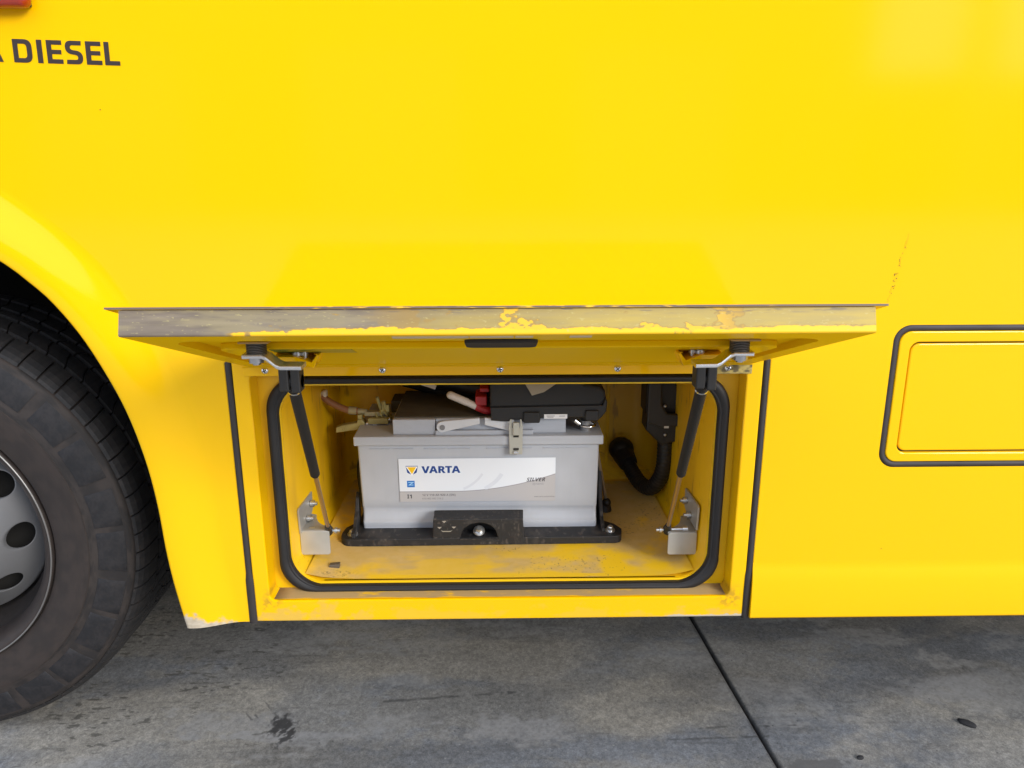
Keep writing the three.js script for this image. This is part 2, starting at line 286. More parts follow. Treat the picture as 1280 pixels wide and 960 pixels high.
// rubber gasket round the compartment mouth
{
  const pts = []; const x0 = -0.309, x1 = 0.303, y0 = 0.2868, y1 = 0.5965, r = 0.047;
  const arcN = 14, put4 = (cx, cy, a0) => { for (let i = 0; i <= arcN; i++) { const a = a0 + (Math.PI / 2) * i / arcN; pts.push([cx + r * Math.cos(a), cy + r * Math.sin(a), Math.cos(a), Math.sin(a)]); } };
  const line = (ax, ay, bx, by, nx, ny) => { for (let i = 1; i < 12; i++) pts.push([ax + (bx - ax) * i / 12, ay + (by - ay) * i / 12, nx, ny]); };
  put4(x1 - r, y0 + r, -Math.PI / 2); line(x1, y0 + r, x1, y1 - r, 1, 0); put4(x1 - r, y1 - r, 0); line(x1 - r, y1, x0 + r, y1, 0, 1); put4(x0 + r, y1 - r, Math.PI / 2); line(x0, y1 - r, x0, y0 + r, -1, 0); put4(x0 + r, y0 + r, Math.PI); line(x0 + r, y0, x1 - r, y0, 0, -1); pts.push(pts[0]);
  const prof = [[1, -0.9], [1.02, 0.2], [0.85, 0.75], [0.4, 1], [-0.1, 0.95], [-0.45, 0.7], [-0.6, 0.62], [-0.72, 0.7], [-0.95, 0.55], [-1, 0], [-1, -0.9]];
  const rows = prof.map(([a, b]) => pts.map(([x, y, nx, ny]) => { const w = 0.0078 * Math.abs(nx) + 0.0048 * Math.abs(ny), wob = 1 + 0.08 * (fbm(x * 25 + 3, y * 25, 2, 6) - 0.5); return [x + nx * a * w * wob, y + ny * a * w * wob, -0.0285 + b * 0.009]; }));
  put('gasket', gridMesh(rows), rubber, bus);
}
// the battery compartment
{
  const c = group('battery_compartment', bus);
  const lp = rrect(-0.304, 0.298, 0.2885, 0.594, 0.044); lp.holes.push(rrect(-0.2993, 0.2933, 0.2945, 0.5880, 0.04, THREE.Path));
  put('lip', atZ(ext(lp, 0.004), -0.0352), yellowIn, c);
  const ring = (z, inset, r) => { const x0 = -0.3 + inset + 0.0 , x1 = 0.294 - inset, y0 = 0.2945 + inset * 0, y1 = 0.59 - inset, p = []; for (const [cx, cy, a0] of [[x1 - r, y0 + r, -90], [x1 - r, y1 - r, 0], [x0 + r, y1 - r, 90], [x0 + r, y0 + r, 180]]) for (let i = 0; i <= 8; i++) { const a = (a0 + 90 * i / 8) * D2R; p.push([cx + r * Math.cos(a), cy + r * Math.sin(a), z]); } p.push(p[0]); return p; };
  const rows = [ring(-0.034, 0, 0.04), ring(-0.05, 0.0015, 0.036), ring(-0.1, 0.003, 0.03), ring(-0.37, 0.008, 0.03)];
  for (let i = 1; i <= 6; i++) { const a = (i / 6) * Math.PI / 2; rows.push(ring(-0.37 - 0.04 * Math.sin(a), 0.008 + 0.04 * (1 - Math.cos(a)), 0.03)); }
  const back = ring(-0.41, 0.048, 0.03); rows.push(back.map(() => [0, 0.45, -0.41]));
  rows.forEach((r, i) => r.forEach((p, j) => { const d = [0, 0.02, 0.07, 0.34, 0.348, 0.356, 0.364, 0.372, 0.38, 0.388, 0.6][i] ?? 0.6; p[3] = j / (r.length - 1); p[4] = d / 0.6; }));
  const linerTex = colorTex(1024, 512, (u, v) => { const x = u * 1.7, z = v * 0.6, n = fbm(x * 16, z * 22, 5, 220), m = fbm(x * 5 + 2, z * 6, 3, 221); const g = ss(0.52, 0.72, 0.6 * n + 0.4 * m + 0.1 * ss(0.25, 0.4, z)); let c = mix3([0.9, 0.54, 0.003], [0.5, 0.26, 0.02], 0.4 * g); const k = ss(0.7, 0.76, fbm(x * 120, z * 120, 3, 222)); return mix3(c, [0.2, 0.1, 0.03], 0.5 * k * ss(0.45, 0.6, m)); });
  put('liner', gridMesh(rows), std({ map: linerTex, roughness: 0.45, side: THREE.DoubleSide }), c);
  put('weld_seam', gridMesh(Array.from({ length: 3 }, (_, a) => Array.from({ length: 40 }, (_, i) => { const y = 0.325 + 0.245 * i / 39; return [0.2 + (a - 1) * 0.003, y, -0.4095 + (a === 1 ? 0.0022 + 0.0006 * Math.sin(i * 2.1) : 0)]; }))), yellowIn, c);
  const floorTex = colorTex(1024, 512, (u, v) => {          // v = 0 at the mouth
    const x = -0.297 + 0.588 * u, z = -0.036 - 0.359 * v;
    const n = fbm(x * 30, z * 30, 5, 110), big = fbm(x * 7, z * 9, 3, 111), e = Math.min(x + 0.297, 0.291 - x);
    let dirt = ss(0.38, 0.66, 0.55 * n + 0.6 * big + 0.12 * ss(-0.1, -0.3, z) - 0.02);
    const strip = ss(0.001, -0.001, Math.abs(z + 0.042) - 0.0055 + 0.003 * (n - 0.5)) * ss(-0.205, -0.19, x + 0.02 * (n - 0.5)) * ss(0.19, 0.16, x + 0.03 * (n - 0.5));   // wiped clean strip
    const wiped = ss(0.46, 0.6, fbm(x * 9 + 7, z * 26, 4, 114)) * ss(-0.135, -0.1, z) * ss(-0.25, -0.15, x);
    dirt *= (1 - 0.92 * strip) * (1 - 0.6 * wiped);
    dirt *= ss(0.0, 0.03, e + 0.02 * (n - 0.5));
    let c = mix3([0.86, 0.54, 0.004], mix3([0.5, 0.34, 0.12], [0.58, 0.42, 0.22], fbm(x * 90, z * 90, 3, 112)), 0.78 * dirt);
    const speck = ss(0.74, 0.8, fbm(x * 330, z * 260, 2, 113)) * ss(0.5, 0.62, fbm(x * 14, z * 14, 2, 115)) * ss(-0.05, 0.0, x);
    c = mix3(c, [0.12, 0.08, 0.05], 0.5 * speck);
    const hair = ss(0.6, 0.7, fbm(x * 420, z * 520, 4, 118)) * ss(0.04, 0.005, Math.hypot(x + 0.245, (z + 0.047) * 2.2) + 0.02 * (n - 0.5));
    return mix3(c, [0.05, 0.035, 0.025], 0.6 * hair);
  });
  const fz = (t) => t < 0.12 ? 0.2975 + 0.0 * t : 0.2975;
  const fr = []; for (let j = 0; j <= 12; j++) { const v = j / 12, ins = 0.012 + 0.006 * v; fr.push(Array.from({ length: 25 }, (_, i) => { const u = i / 24, x = -0.297 + ins + (0.588 - 2 * ins) * u, lift = 0.0095 * Math.pow(Math.abs(u - 0.5) * 2, 10); return [x, 0.2954 + lift, -0.036 - 0.359 * v, (x + 0.297) / 0.588, v]; })); }
  put('floor', gridMesh(fr), std({ map: floorTex, roughness: 0.7, side: THREE.DoubleSide }), c, 'dusty yellow floor of the compartment');
}
// ---------------------------------------------------------------- hatch flap and its hinge
const TA = 18.26 * D2R;
const hinge = group('hinge', bus);
put('leaf', box(-0.333, 0.3265, 0.6102, 0.6228, 0.0005, 0.004, 0.0008), yellowPlain, hinge);
put('knuckle', cyl(V(-0.333, 0.6242, 0.0035), V(0.3265, 0.6242, 0.0035), 0.0026, 0.0026, 12), yellowPlain, hinge);
put('leaf_end', box(0.262, 0.3268, 0.6099, 0.624, 0.0008, 0.0046, 0.0008), std({ map: colorTex(256, 64, (u, v) => { const n = fbm(u * 9, v * 4, 4, 210); return mix3([0.1, 0.08, 0.035], [0.42, 0.33, 0.1], ss(0.3, 0.7, n)); }), roughness: 0.6 }), hinge, 'grimy bare right end of the hinge leaf');
const screwHead = mergeAll([lathe([[0, 0.0032], [0.002, 0.003], [0.0038, 0.002], [0.0048, 0.0006], [0.0049, 0]], 20).rotateX(Math.PI / 2)]);
const slot = mergeAll([box(-0.003, 0.003, -0.0005, 0.0005, 0.0024, 0.0036), box(-0.0005, 0.0005, -0.003, 0.003, 0.0024, 0.0036)]);
for (const [x, t] of [[-0.3045, 0.4], [-0.1533, 1], [-0.0013, 0.2], [0.1513, 0.7], [0.2952, 1.1]]) {
  put('screw', screwHead.clone().rotateZ(t).translate(x, 0.6178, 0.0038), chrome, hinge);
  put('screw_slot', slot.clone().rotateZ(t).translate(x, 0.6178, 0.0038), blackMatt, hinge);
}
const flap = group('hatch_flap', bus, [0, 0.6225, 0.004]);
flap.rotation.x = -TA;
const FL = 0.3395, FT = 0.0225;
{
  const edgeTex = colorTex(2048, 64, (u, v) => {          // worn paint on the lower edge, grey to the left, yellow to the right
    const x = u * 0.65, y = v * 0.0225;
    const n = fbm(x * 32, y * 260, 5, 130), n2 = fbm(x * 8 + 5, y * 60, 3, 131);
    const grey = mix3(mix3([0.10, 0.075, 0.055], [0.235, 0.185, 0.13], fbm(x * 25, y * 300, 4, 133)), [0.3, 0.24, 0.12], 0.6 * ss(0.45, 0.65, fbm(x * 18 + 3, y * 90, 4, 134)));
    const tan = mix3([0.33, 0.245, 0.085], [0.5, 0.35, 0.045], clamp(1.6 * (n2 * 0.5 + 0.5 * n) - 0.3));
    let c = mix3(grey, tan, ss(0.28, 0.62, u + 0.25 * (n2 - 0.5)));
    const pn = 0.38 * n + 0.34 * fbm(x * 48, y * 90, 5, 132) + 0.28 * fbm(x * 210, y * 260, 4, 138), blot = fbm(x * 42 + 9, y * 60, 4, 136);
    const keep = Math.max(ss(0.5, 0.605, pn * 0.75 + 0.36 * ss(0.42, 0.0, v) * ss(0.05, 0.3, u + 0.1 * (n2 - 0.5)) - 0.06 * ss(0.25, 0.1, u)), 0.95 * ss(0.56, 0.65, blot + 0.3 * (fbm(x * 190, y * 240, 4, 139) - 0.5)) * ss(0.3, 0.5, u) * ss(0.95, 0.75, u));
    c = mix3(c, YEL, keep * 0.95);
    c = mix3(c, [0.13, 0.09, 0.055], 0.55 * 4 * keep * (1 - keep));
    c = mix3(c, [0.14, 0.11, 0.09], 0.7 * ss(0.6, 0.72, fbm(x * 60, y * 500, 3, 135)) * ss(0.7, 0.95, v));
    if (fbm(x * 240, y * 900, 2, 137) > 0.8) c = mix3(c, [0.5, 0.42, 0.16], 0.4);
    return c;
  });
  put('outer_skin', box(-0.3352, 0.3326, FT + 0.0004, FT + 0.0026, -0.001, FL + 0.002, 0.0008), yellowPlain, flap);
  const skinEdge = colorTex(1024, 16, (u, v) => { const n = fbm(u * 60, v * 2, 4, 141); return mix3(YEL, [0.13, 0.095, 0.07], ss(0.36, 0.6, n + 0.35 * ss(0.3, 0, u) + 0.3 * ss(0.7, 0.95, u) + 0.12)); });
  put('skin_edge', gridMesh([[[-0.3352, FT + 0.0004, FL + 0.0025, 0, 0], [0.3326, FT + 0.0004, FL + 0.0025, 1, 0]], [[-0.3352, FT + 0.0022, FL + 0.0025, 0, 1], [0.3326, FT + 0.0022, FL + 0.0025, 1, 1]]]), std({ map: skinEdge, roughness: 0.6, side: THREE.DoubleSide }), flap, 'worn bare edge of the flap skin');
  // frame of the flap: front rail, side rails, rear rail, flange turned inwards, recessed inner panel
  const rail = gridMesh([Array.from({ length: 2 }, (_, i) => [-0.324 + 0.6465 * i, FT, FL, i, 1]), Array.from({ length: 2 }, (_, i) => [-0.324 + 0.6465 * i, 0.0018, FL, i, 0])]);
  const bend = []; for (let i = 0; i <= 5; i++) { const a = i / 5 * Math.PI / 2; bend.push([[-0.324, 0.0018 - 0.0018 * Math.sin(a), FL - 0.0018 * (1 - Math.cos(a)), 0, 0.02], [0.3225, 0.0018 - 0.0018 * Math.sin(a), FL - 0.0018 * (1 - Math.cos(a)), 1, 0.02]]); }
  put('front_rail', [rail, gridMesh(bend)], std({ map: edgeTex, roughness: 0.55, side: THREE.DoubleSide }), flap, 'front edge of the flap with paint worn down to grey metal');
  const und = poly([[-0.324, 0.0], [0.3225, 0.0], [0.3225, FL - 0.0018], [-0.324, FL - 0.0018]]);
  const hole = rrect(-0.3, 0.2985, 0.03, 0.3, 0.03, THREE.Path); und.holes.push(hole);
  const u3 = ext(und, 0.0085).rotateX(Math.PI / 2).translate(0, 0.0085, 0);
  put('flange', u3, yellowUnder, flap);
  put('side_rail', [box(-0.324, -0.3225, 0.0086, FT, 0, FL - 0.001), box(0.321, 0.3225, 0.0086, FT, 0, FL - 0.001), box(-0.3225, 0.321, 0.0086, FT, 0, 0.0015)], yellowPlain, flap);
  put('inner_panel', box(-0.3222, 0.3208, 0.0075, 0.0088, 0.002, FL - 0.002), yellowUnder, flap);
  const stiff = ext(rrect(-0.285, 0.284, 0.034, 0.225, 0.02), 0.0075, 0.0015).rotateX(Math.PI / 2).translate(0, 0.0078, 0);
  put('stiffener', stiff, yellowUnder, flap);
  put('green_reflection', box(-0.232, -0.15, -0.0002, 0.0005, 0.19, 0.2225), std({ map: colorTex(256, 64, (u, v) => { const n = fbm(u * 9, v * 5, 4, 250); return mix3([0.1, 0.17, 0.012], [0.5, 0.36, 0.006], ss(0.3, 0.55, n + 0.7 * (u - 0.45))); }), roughness: 0.5 }), flap, 'greenish reflection painted on the underside by the left arm');  // green reflected light painted on as a thin patch
  put('handle_recess', ext(rrect(-0.033, 0.0335, 0.262, 0.309, 0.009), 0.005, 0.0012).rotateX(Math.PI / 2).translate(0, 0.0016, 0), std({ color: rgb(0.01, 0.008, 0.008), roughness: 0.8 }), flap);
  for (const [a, b] of [[-0.094, -0.028], [-0.027, 0.011], [0.0125, 0.028], [0.06, 0.079]]) put('slot_cover', box(a, b, -0.0008, 0.0006, 0.322, 0.331), std({ color: rgb(0.55, 0.47, 0.33), roughness: 0.6 }), flap);
}
// flap arms: washer stack, cranked lever, mounting plate (left and right), gas struts, brackets
for (const s of [-1, 1]) {
  const X = (x) => (s < 0 ? x : -x - 0.0035);
  const arm = group('support_arm', bus);
  const top = V(X(-0.2395), 0.705, 0.23);
  const rings = []; for (let i = 0; i < 9; i++) rings.push(lathe([[0.0001, 0], [0.0092, 0], [0.0098, 0.0004], [0.0098, 0.0011], [0.0092, 0.0015], [0.0001, 0.0015]], 24).translate(top.x, 0.6905 + i * 0.00165, 0.23));
  put('washer', rings, std({ color: rgb(0.13, 0.125, 0.12), roughness: 0.5, metalness: 0.7 }), arm);
  put('backing_plate', box(top.x - 0.013, top.x + 0.016, 0.7045, 0.7065, 0.215, 0.245, 0.0005), std({ color: rgb(0.4, 0.25, 0.08), roughness: 0.6 }), arm);
  // cranked lever
  const lp = [[-0.2515, 0.6885], [-0.2325, 0.6885], [-0.228, 0.6865], [-0.2195, 0.679], [-0.2155, 0.6772], [-0.1945, 0.677]];
  const up = lp.map(([x, y]) => [x, y + 0.0042]).reverse();
  const lev = ext(poly([...lp, ...up].map(([x, y]) => [X(x), y])), 0.022, 0.0014).translate(0, 0, 0.219);
  put('lever', lev, s < 0 ? std({ color: rgb(0.6, 0.6, 0.61), roughness: 0.3, metalness: 0.85 }) : chrome, arm);
  const nut = new THREE.CylinderGeometry(0.008, 0.008, 0.005, 6).rotateY(0.3).translate(X(-0.2405), 0.6856, 0.23);
  put('nut', [nut, cyl(V(X(-0.2405), 0.6808, 0.23), V(X(-0.2405), 0.684, 0.23), 0.004)], std({ color: rgb(0.4, 0.4, 0.41), roughness: 0.3, metalness: 0.9 }), arm);
  // yellow plate on the flap with a turned up tab and two bolts
  put('mounting_plate', ext(poly([[-0.234, 0.6812], [-0.2105, 0.6812], [-0.1945, 0.6752], [-0.1885, 0.6835], [-0.1868, 0.6825], [-0.1922, 0.6692], [-0.2105, 0.675], [-0.234, 0.675]].map(([x, y]) => [X(x), y])), 0.032, 0.0006).translate(0, 0, 0.168), yellowPlain, arm);
  for (const [bx, r] of [[-0.211, 0.0035], [-0.203, 0.0026]]) put('bolt', [cyl(V(X(bx), 0.678, 0.19), V(X(bx), 0.6845, 0.19), r), new THREE.CylinderGeometry(r * 1.5, r * 1.5, 0.003, 6).translate(X(bx), 0.6822, 0.19)], zinc, arm);
  const ax = s < 0 ? V(-0.2073, 0.6647, 0.23) : V(0.2028, 0.6629, 0.23), b = s < 0 ? V(-0.2575, 0.3514, -0.08) : V(0.2472, 0.3477, -0.08);
  const P = (t) => ax.clone().lerp(b, t);
  put('strut_head', [box(ax.x - 0.0105, ax.x - 0.0008, 0.655, 0.6785, 0.222, 0.24, 0.002), box(ax.x + 0.0008, ax.x + 0.0105, 0.6535, 0.6785, 0.222, 0.24, 0.002), cyl(V(ax.x - 0.009, 0.664, 0.231), V(ax.x + 0.0105, 0.664, 0.231), 0.0065)], blackPlastic, arm);
  const strut = group('gas_strut', bus);
  put('cylinder', [cyl(P(0.02), P(0.045), 0.0066), cyl(P(0.045), P(0.525), 0.0061), cyl(P(0.525), P(0.535), 0.0061, 0.0048)], std({ color: rgb(0.006, 0.005, 0.005), roughness: 0.75 }), strut);
  put('collar', cyl(P(0.04), P(0.046), 0.0068), chrome, strut);
  put('rod', cyl(P(0.53), P(0.985), 0.003), std({ color: rgb(0.42, 0.3, 0.18), roughness: 0.3, metalness: 0.85 }), strut);
  put('end_fitting', [cyl(P(0.955), P(0.99), 0.0042, 0.0052), new THREE.SphereGeometry(0.0074, 16, 12).scale(0.9, 1.15, 0.9).translate(b.x, b.y, b.z)], blackPlastic, strut);
  // galvanised bracket screwed to the side wall
  const br = group('strut_bracket', bus);
  const wx = s < 0 ? -0.2975 : 0.2895, dir = -s;
  const side = new THREE.Shape(); side.moveTo(0.066, 0.353); side.lineTo(0.063, 0.39); side.lineTo(0.067, 0.393); side.lineTo(0.142, 0.388); side.lineTo(0.142, 0.36); side.quadraticCurveTo(0.125, 0.352, 0.11, 0.352); side.closePath();
  const sg = ext(side, 0.003, 0.0006).rotateY(Math.PI / 2);              // (x, y, z) of the shape becomes (z, y, -x)
  sg.translate(s < 0 ? wx : wx - 0.003, 0, 0);
  put('side_plate', sg, galv, br);
  const fx0 = s < 0 ? wx : 0.247, fx1 = s < 0 ? -0.2545 : wx;
  put('front_plate', ext(rrect(fx0, fx1, s < 0 ? 0.3175 : 0.312, 0.356 - (s > 0 ? 0.008 : 0), 0.0035), 0.003, 0.0007).translate(0, 0, -0.072), galv, br);
  const sh = new THREE.Shape(); const q = (x) => (s < 0 ? wx + x : wx - x); const yy = s < 0 ? 0.3535 : 0.3455;
  sh.moveTo(q(0), 0.071); sh.lineTo(q(0.043), 0.071); sh.lineTo(q(0.041), 0.082); sh.quadraticCurveTo(q(0.018), 0.09, q(0.012), 0.125); sh.lineTo(q(0), 0.13); sh.closePath();
  put('shelf_plate', ext(sh, 0.003).rotateX(-Math.PI / 2).translate(0, yy, 0).scale(1, 1, 1), galv, br);
  for (const [py, pz] of [[0.375, -0.125], [0.362, -0.1]]) put('bolt', [new THREE.CylinderGeometry(0.0055, 0.0055, 0.006, 6).rotateZ(Math.PI / 2).translate(q(0.007), py, pz), cyl(V(q(0.003), py, pz), V(q(0.014), py, pz), 0.003)], zinc, br);
  put('ball_stud', [cyl(V(q(0.012), b.y + 0.001, b.z), V(b.x + dir * 0.0165, b.y, b.z), 0.0028), cyl(V(q(0.012), b.y + 0.001, b.z), V(q(0.02), b.y + 0.001, b.z), 0.0052, 0.0052, 6), cyl(V(b.x + dir * 0.009, b.y, b.z), V(b.x + dir * 0.012, b.y, b.z), 0.0045)], zinc, br);
}
// ---------------------------------------------------------------- fuel flap at the right
{
  const f = group('side_flap', bus);
  const P = []; { const x0 = 0.5135, x1 = 0.996, y0 = 0.4805, y1 = 0.6685, r = 0.019; for (const [cx, cy, a0, ex, ey] of [[x1 - r, y0 + r, -90, x1, y1 - r], [x1 - r, y1 - r, 0, x0 + r, y1], [x0 + r, y1 - r, 90, x0, y0 + r], [x0 + r, y0 + r, 180, x1 - r, y0]]) { for (let i = 0; i <= 8; i++) { const a = (a0 + 90 * i / 8) * D2R; P.push([cx + r * Math.cos(a), cy + r * Math.sin(a), Math.cos(a), Math.sin(a)]); } const l = P[P.length - 1]; for (let i = 1; i < 60; i++) P.push([l[0] + (ex - l[0]) * i / 60, l[1] + (ey - l[1]) * i / 60, l[2], l[3]]); } P.push(P[0]); }
  put('flap_seal', gridMesh([[-1, -0.004], [-0.85, 0.0001], [0, 0.0007], [0.85, 0.0001], [1, -0.004]].map(([k, z]) => P.map(([x, y, nx, ny]) => { const w = 0.0042 + 0.0016 * (fbm(x * 90 + 7 * k, y * 90, 3, 240) - 0.5); return [x + nx * k * w, y + ny * k * w, z]; }))), std({ map: rep(colorTex(256, 256, (u, v) => mix3([0.022, 0.018, 0.018], [0.055, 0.043, 0.04], fbm(u * 30, v * 30, 3, 241)))), roughness: 0.65, side: THREE.DoubleSide }), f);
  const d = rrect(0.5178, 0.9918, 0.4848, 0.6642, 0.0155); d.holes.push(rrect(0.532, 0.978, 0.4975, 0.65, 0.012, THREE.Path));
  put('flap_frame', atZ(ext(d, 0.008, 0.0016), -0.0065), yellowPlain, f);
  put('flap_panel', atZ(ext(rrect(0.5342, 0.9758, 0.4997, 0.6478, 0.011), 0.006, 0.002), -0.0065), yellowPlain, f);
  put('flap_back', box(0.51, 0.9995, 0.477, 0.672, -0.012, -0.007), seal, f);
}
// ---------------------------------------------------------------- lettering
{
  const ink = std({ color: rgb(0.028, 0.017, 0.014), roughness: 0.5 });
  const w = 0.0056, H = 0.0252, L = group('lettering', bus, [-0.5645, 0.9884, 0.0002]); L.rotation.z = -1.75 * D2R;
  const R = (x0, x1, y0, y1) => poly([[x0, y0], [x1, y0], [x1, y1], [x0, y1]]);
  const letters = {
    D: () => { const s = rrect(0, 0.0215, 0, H, 0.0075); s.curves.length = 0; s.moveTo(0, 0); s.lineTo(0.013, 0); s.quadraticCurveTo(0.0215, 0, 0.0215, 0.0085); s.lineTo(0.0215, H - 0.0085); s.quadraticCurveTo(0.0215, H, 0.013, H); s.lineTo(0, H); s.closePath(); const h = new THREE.Path(); h.moveTo(w, 0.0048); h.lineTo(0.0118, 0.0048); h.quadraticCurveTo(0.0158, 0.0048, 0.0158, 0.0095); h.lineTo(0.0158, H - 0.0095); h.quadraticCurveTo(0.0158, H - 0.0048, 0.0118, H - 0.0048); h.lineTo(w, H - 0.0048); h.closePath(); s.holes.push(h); return [s]; },
    I: () => [R(0, 0.006, 0, H)],
    E: () => [poly([[0, 0], [0.0178, 0], [0.0178, 0.0047], [w, 0.0047], [w, 0.0103], [0.0165, 0.0103], [0.0165, 0.0149], [w, 0.0149], [w, H - 0.0047], [0.0175, H - 0.0047], [0.0175, H], [0, H]])],
    S: () => { const s = new THREE.Shape(), W = 0.0195, m = H / 2, t = 0.0047; s.moveTo(0.0005, 0); s.lineTo(0.0125, 0); s.quadraticCurveTo(W, 0, W, 0.0072); s.quadraticCurveTo(W, 0.0128, 0.0135, 0.0146); s.lineTo(0.0085, 0.0152); s.quadraticCurveTo(0.0055, 0.0158, 0.0055, 0.0180); s.quadraticCurveTo(0.0055, H - t, 0.0085, H - t); s.lineTo(0.0182, H - t); s.lineTo(0.0186, H); s.lineTo(0.007, H); s.quadraticCurveTo(0, H, 0, 0.0185); s.quadraticCurveTo(0, 0.0122, 0.006, 0.0108); s.lineTo(0.0108, 0.0101); s.quadraticCurveTo(0.014, 0.0095, 0.014, 0.0075); s.quadraticCurveTo(0.014, t, 0.0115, t); s.lineTo(0.001, t); s.closePath(); return [s]; },
    L: () => [poly([[0, 0], [0.0172, 0], [0.0172, 0.0047], [w, 0.0047], [w, H], [0, H]])],
    A: () => { const s = poly([[-0.0135, 0], [-0.0075, 0], [-0.0058, 0.0055], [0.0058, 0.0055], [0.0075, 0], [0.0135, 0], [0.0042, H], [-0.0042, H]]); s.holes.push(poly([[-0.0045, 0.01], [0.0045, 0.01], [0, 0.0205]], THREE.Path)); return [s]; },
  };
  for (const [ch, x] of [['A', -0.0247], ['D', 0.0012], ['I', 0.0286], ['E', 0.0398], ['S', 0.0612], ['E', 0.0846], ['L', 0.1058]]) put('letter', ext(letters[ch]()[0], 0.0004).translate(x, 0, 0), ink, L);
}
// red side marker lamp above the lettering
{
  const l = group('side_marker_lamp', bus);
  put('lamp_lens', box(-0.68, -0.529, 1.0435, 1.09, 0.001, 0.022, 0.009), new THREE.MeshPhysicalMaterial({ color: rgb(0.30, 0.02, 0.006), roughness: 0.25, clearcoat: 0.6 }), l);
  put('lamp_base', box(-0.684, -0.533, 1.0465, 1.094, 0.0003, 0.004, 0.0015), blackPlastic, l);
}
// chips in the paint at the upper right
{
  const g = [];
  const chip = (x, y, r) => { const n = 6, s = new THREE.Shape(); for (let i = 0; i < n; i++) { const a = i / n * 6.283, q = r * (0.6 + 0.8 * rnd()); i ? s.lineTo(x + q * Math.cos(a), y + q * 1.2 * Math.sin(a)) : s.moveTo(x + q, y); } g.push(ext(s, 0.0003).translate(0, 0, 0.0002)); };
  for (let i = 0; i < 62; i++) { const t = rnd(), c = Math.sin(t * 3.1); chip(0.512 - 0.0165 * t + 0.004 * (rnd() - 0.5) * (0.4 + c), 0.789 - 0.086 * t + 0.003 * (rnd() - 0.5), 0.00018 + 0.00055 * rnd() * rnd() * (0.4 + c)); }
  for (const [x, y] of [[-0.472, 0.936], [0.53, 0.355], [0.4865, 0.70], [0.4855, 0.6985], [0.477, 0.69], [0.4765, 0.686]]) chip(x, y, 0.0006);
  const m = put('paint_chip', g, std({ color: rgb(0.10, 0.065, 0.02), roughness: 0.8 }), bus); m.userData.kind = 'stuff';
}
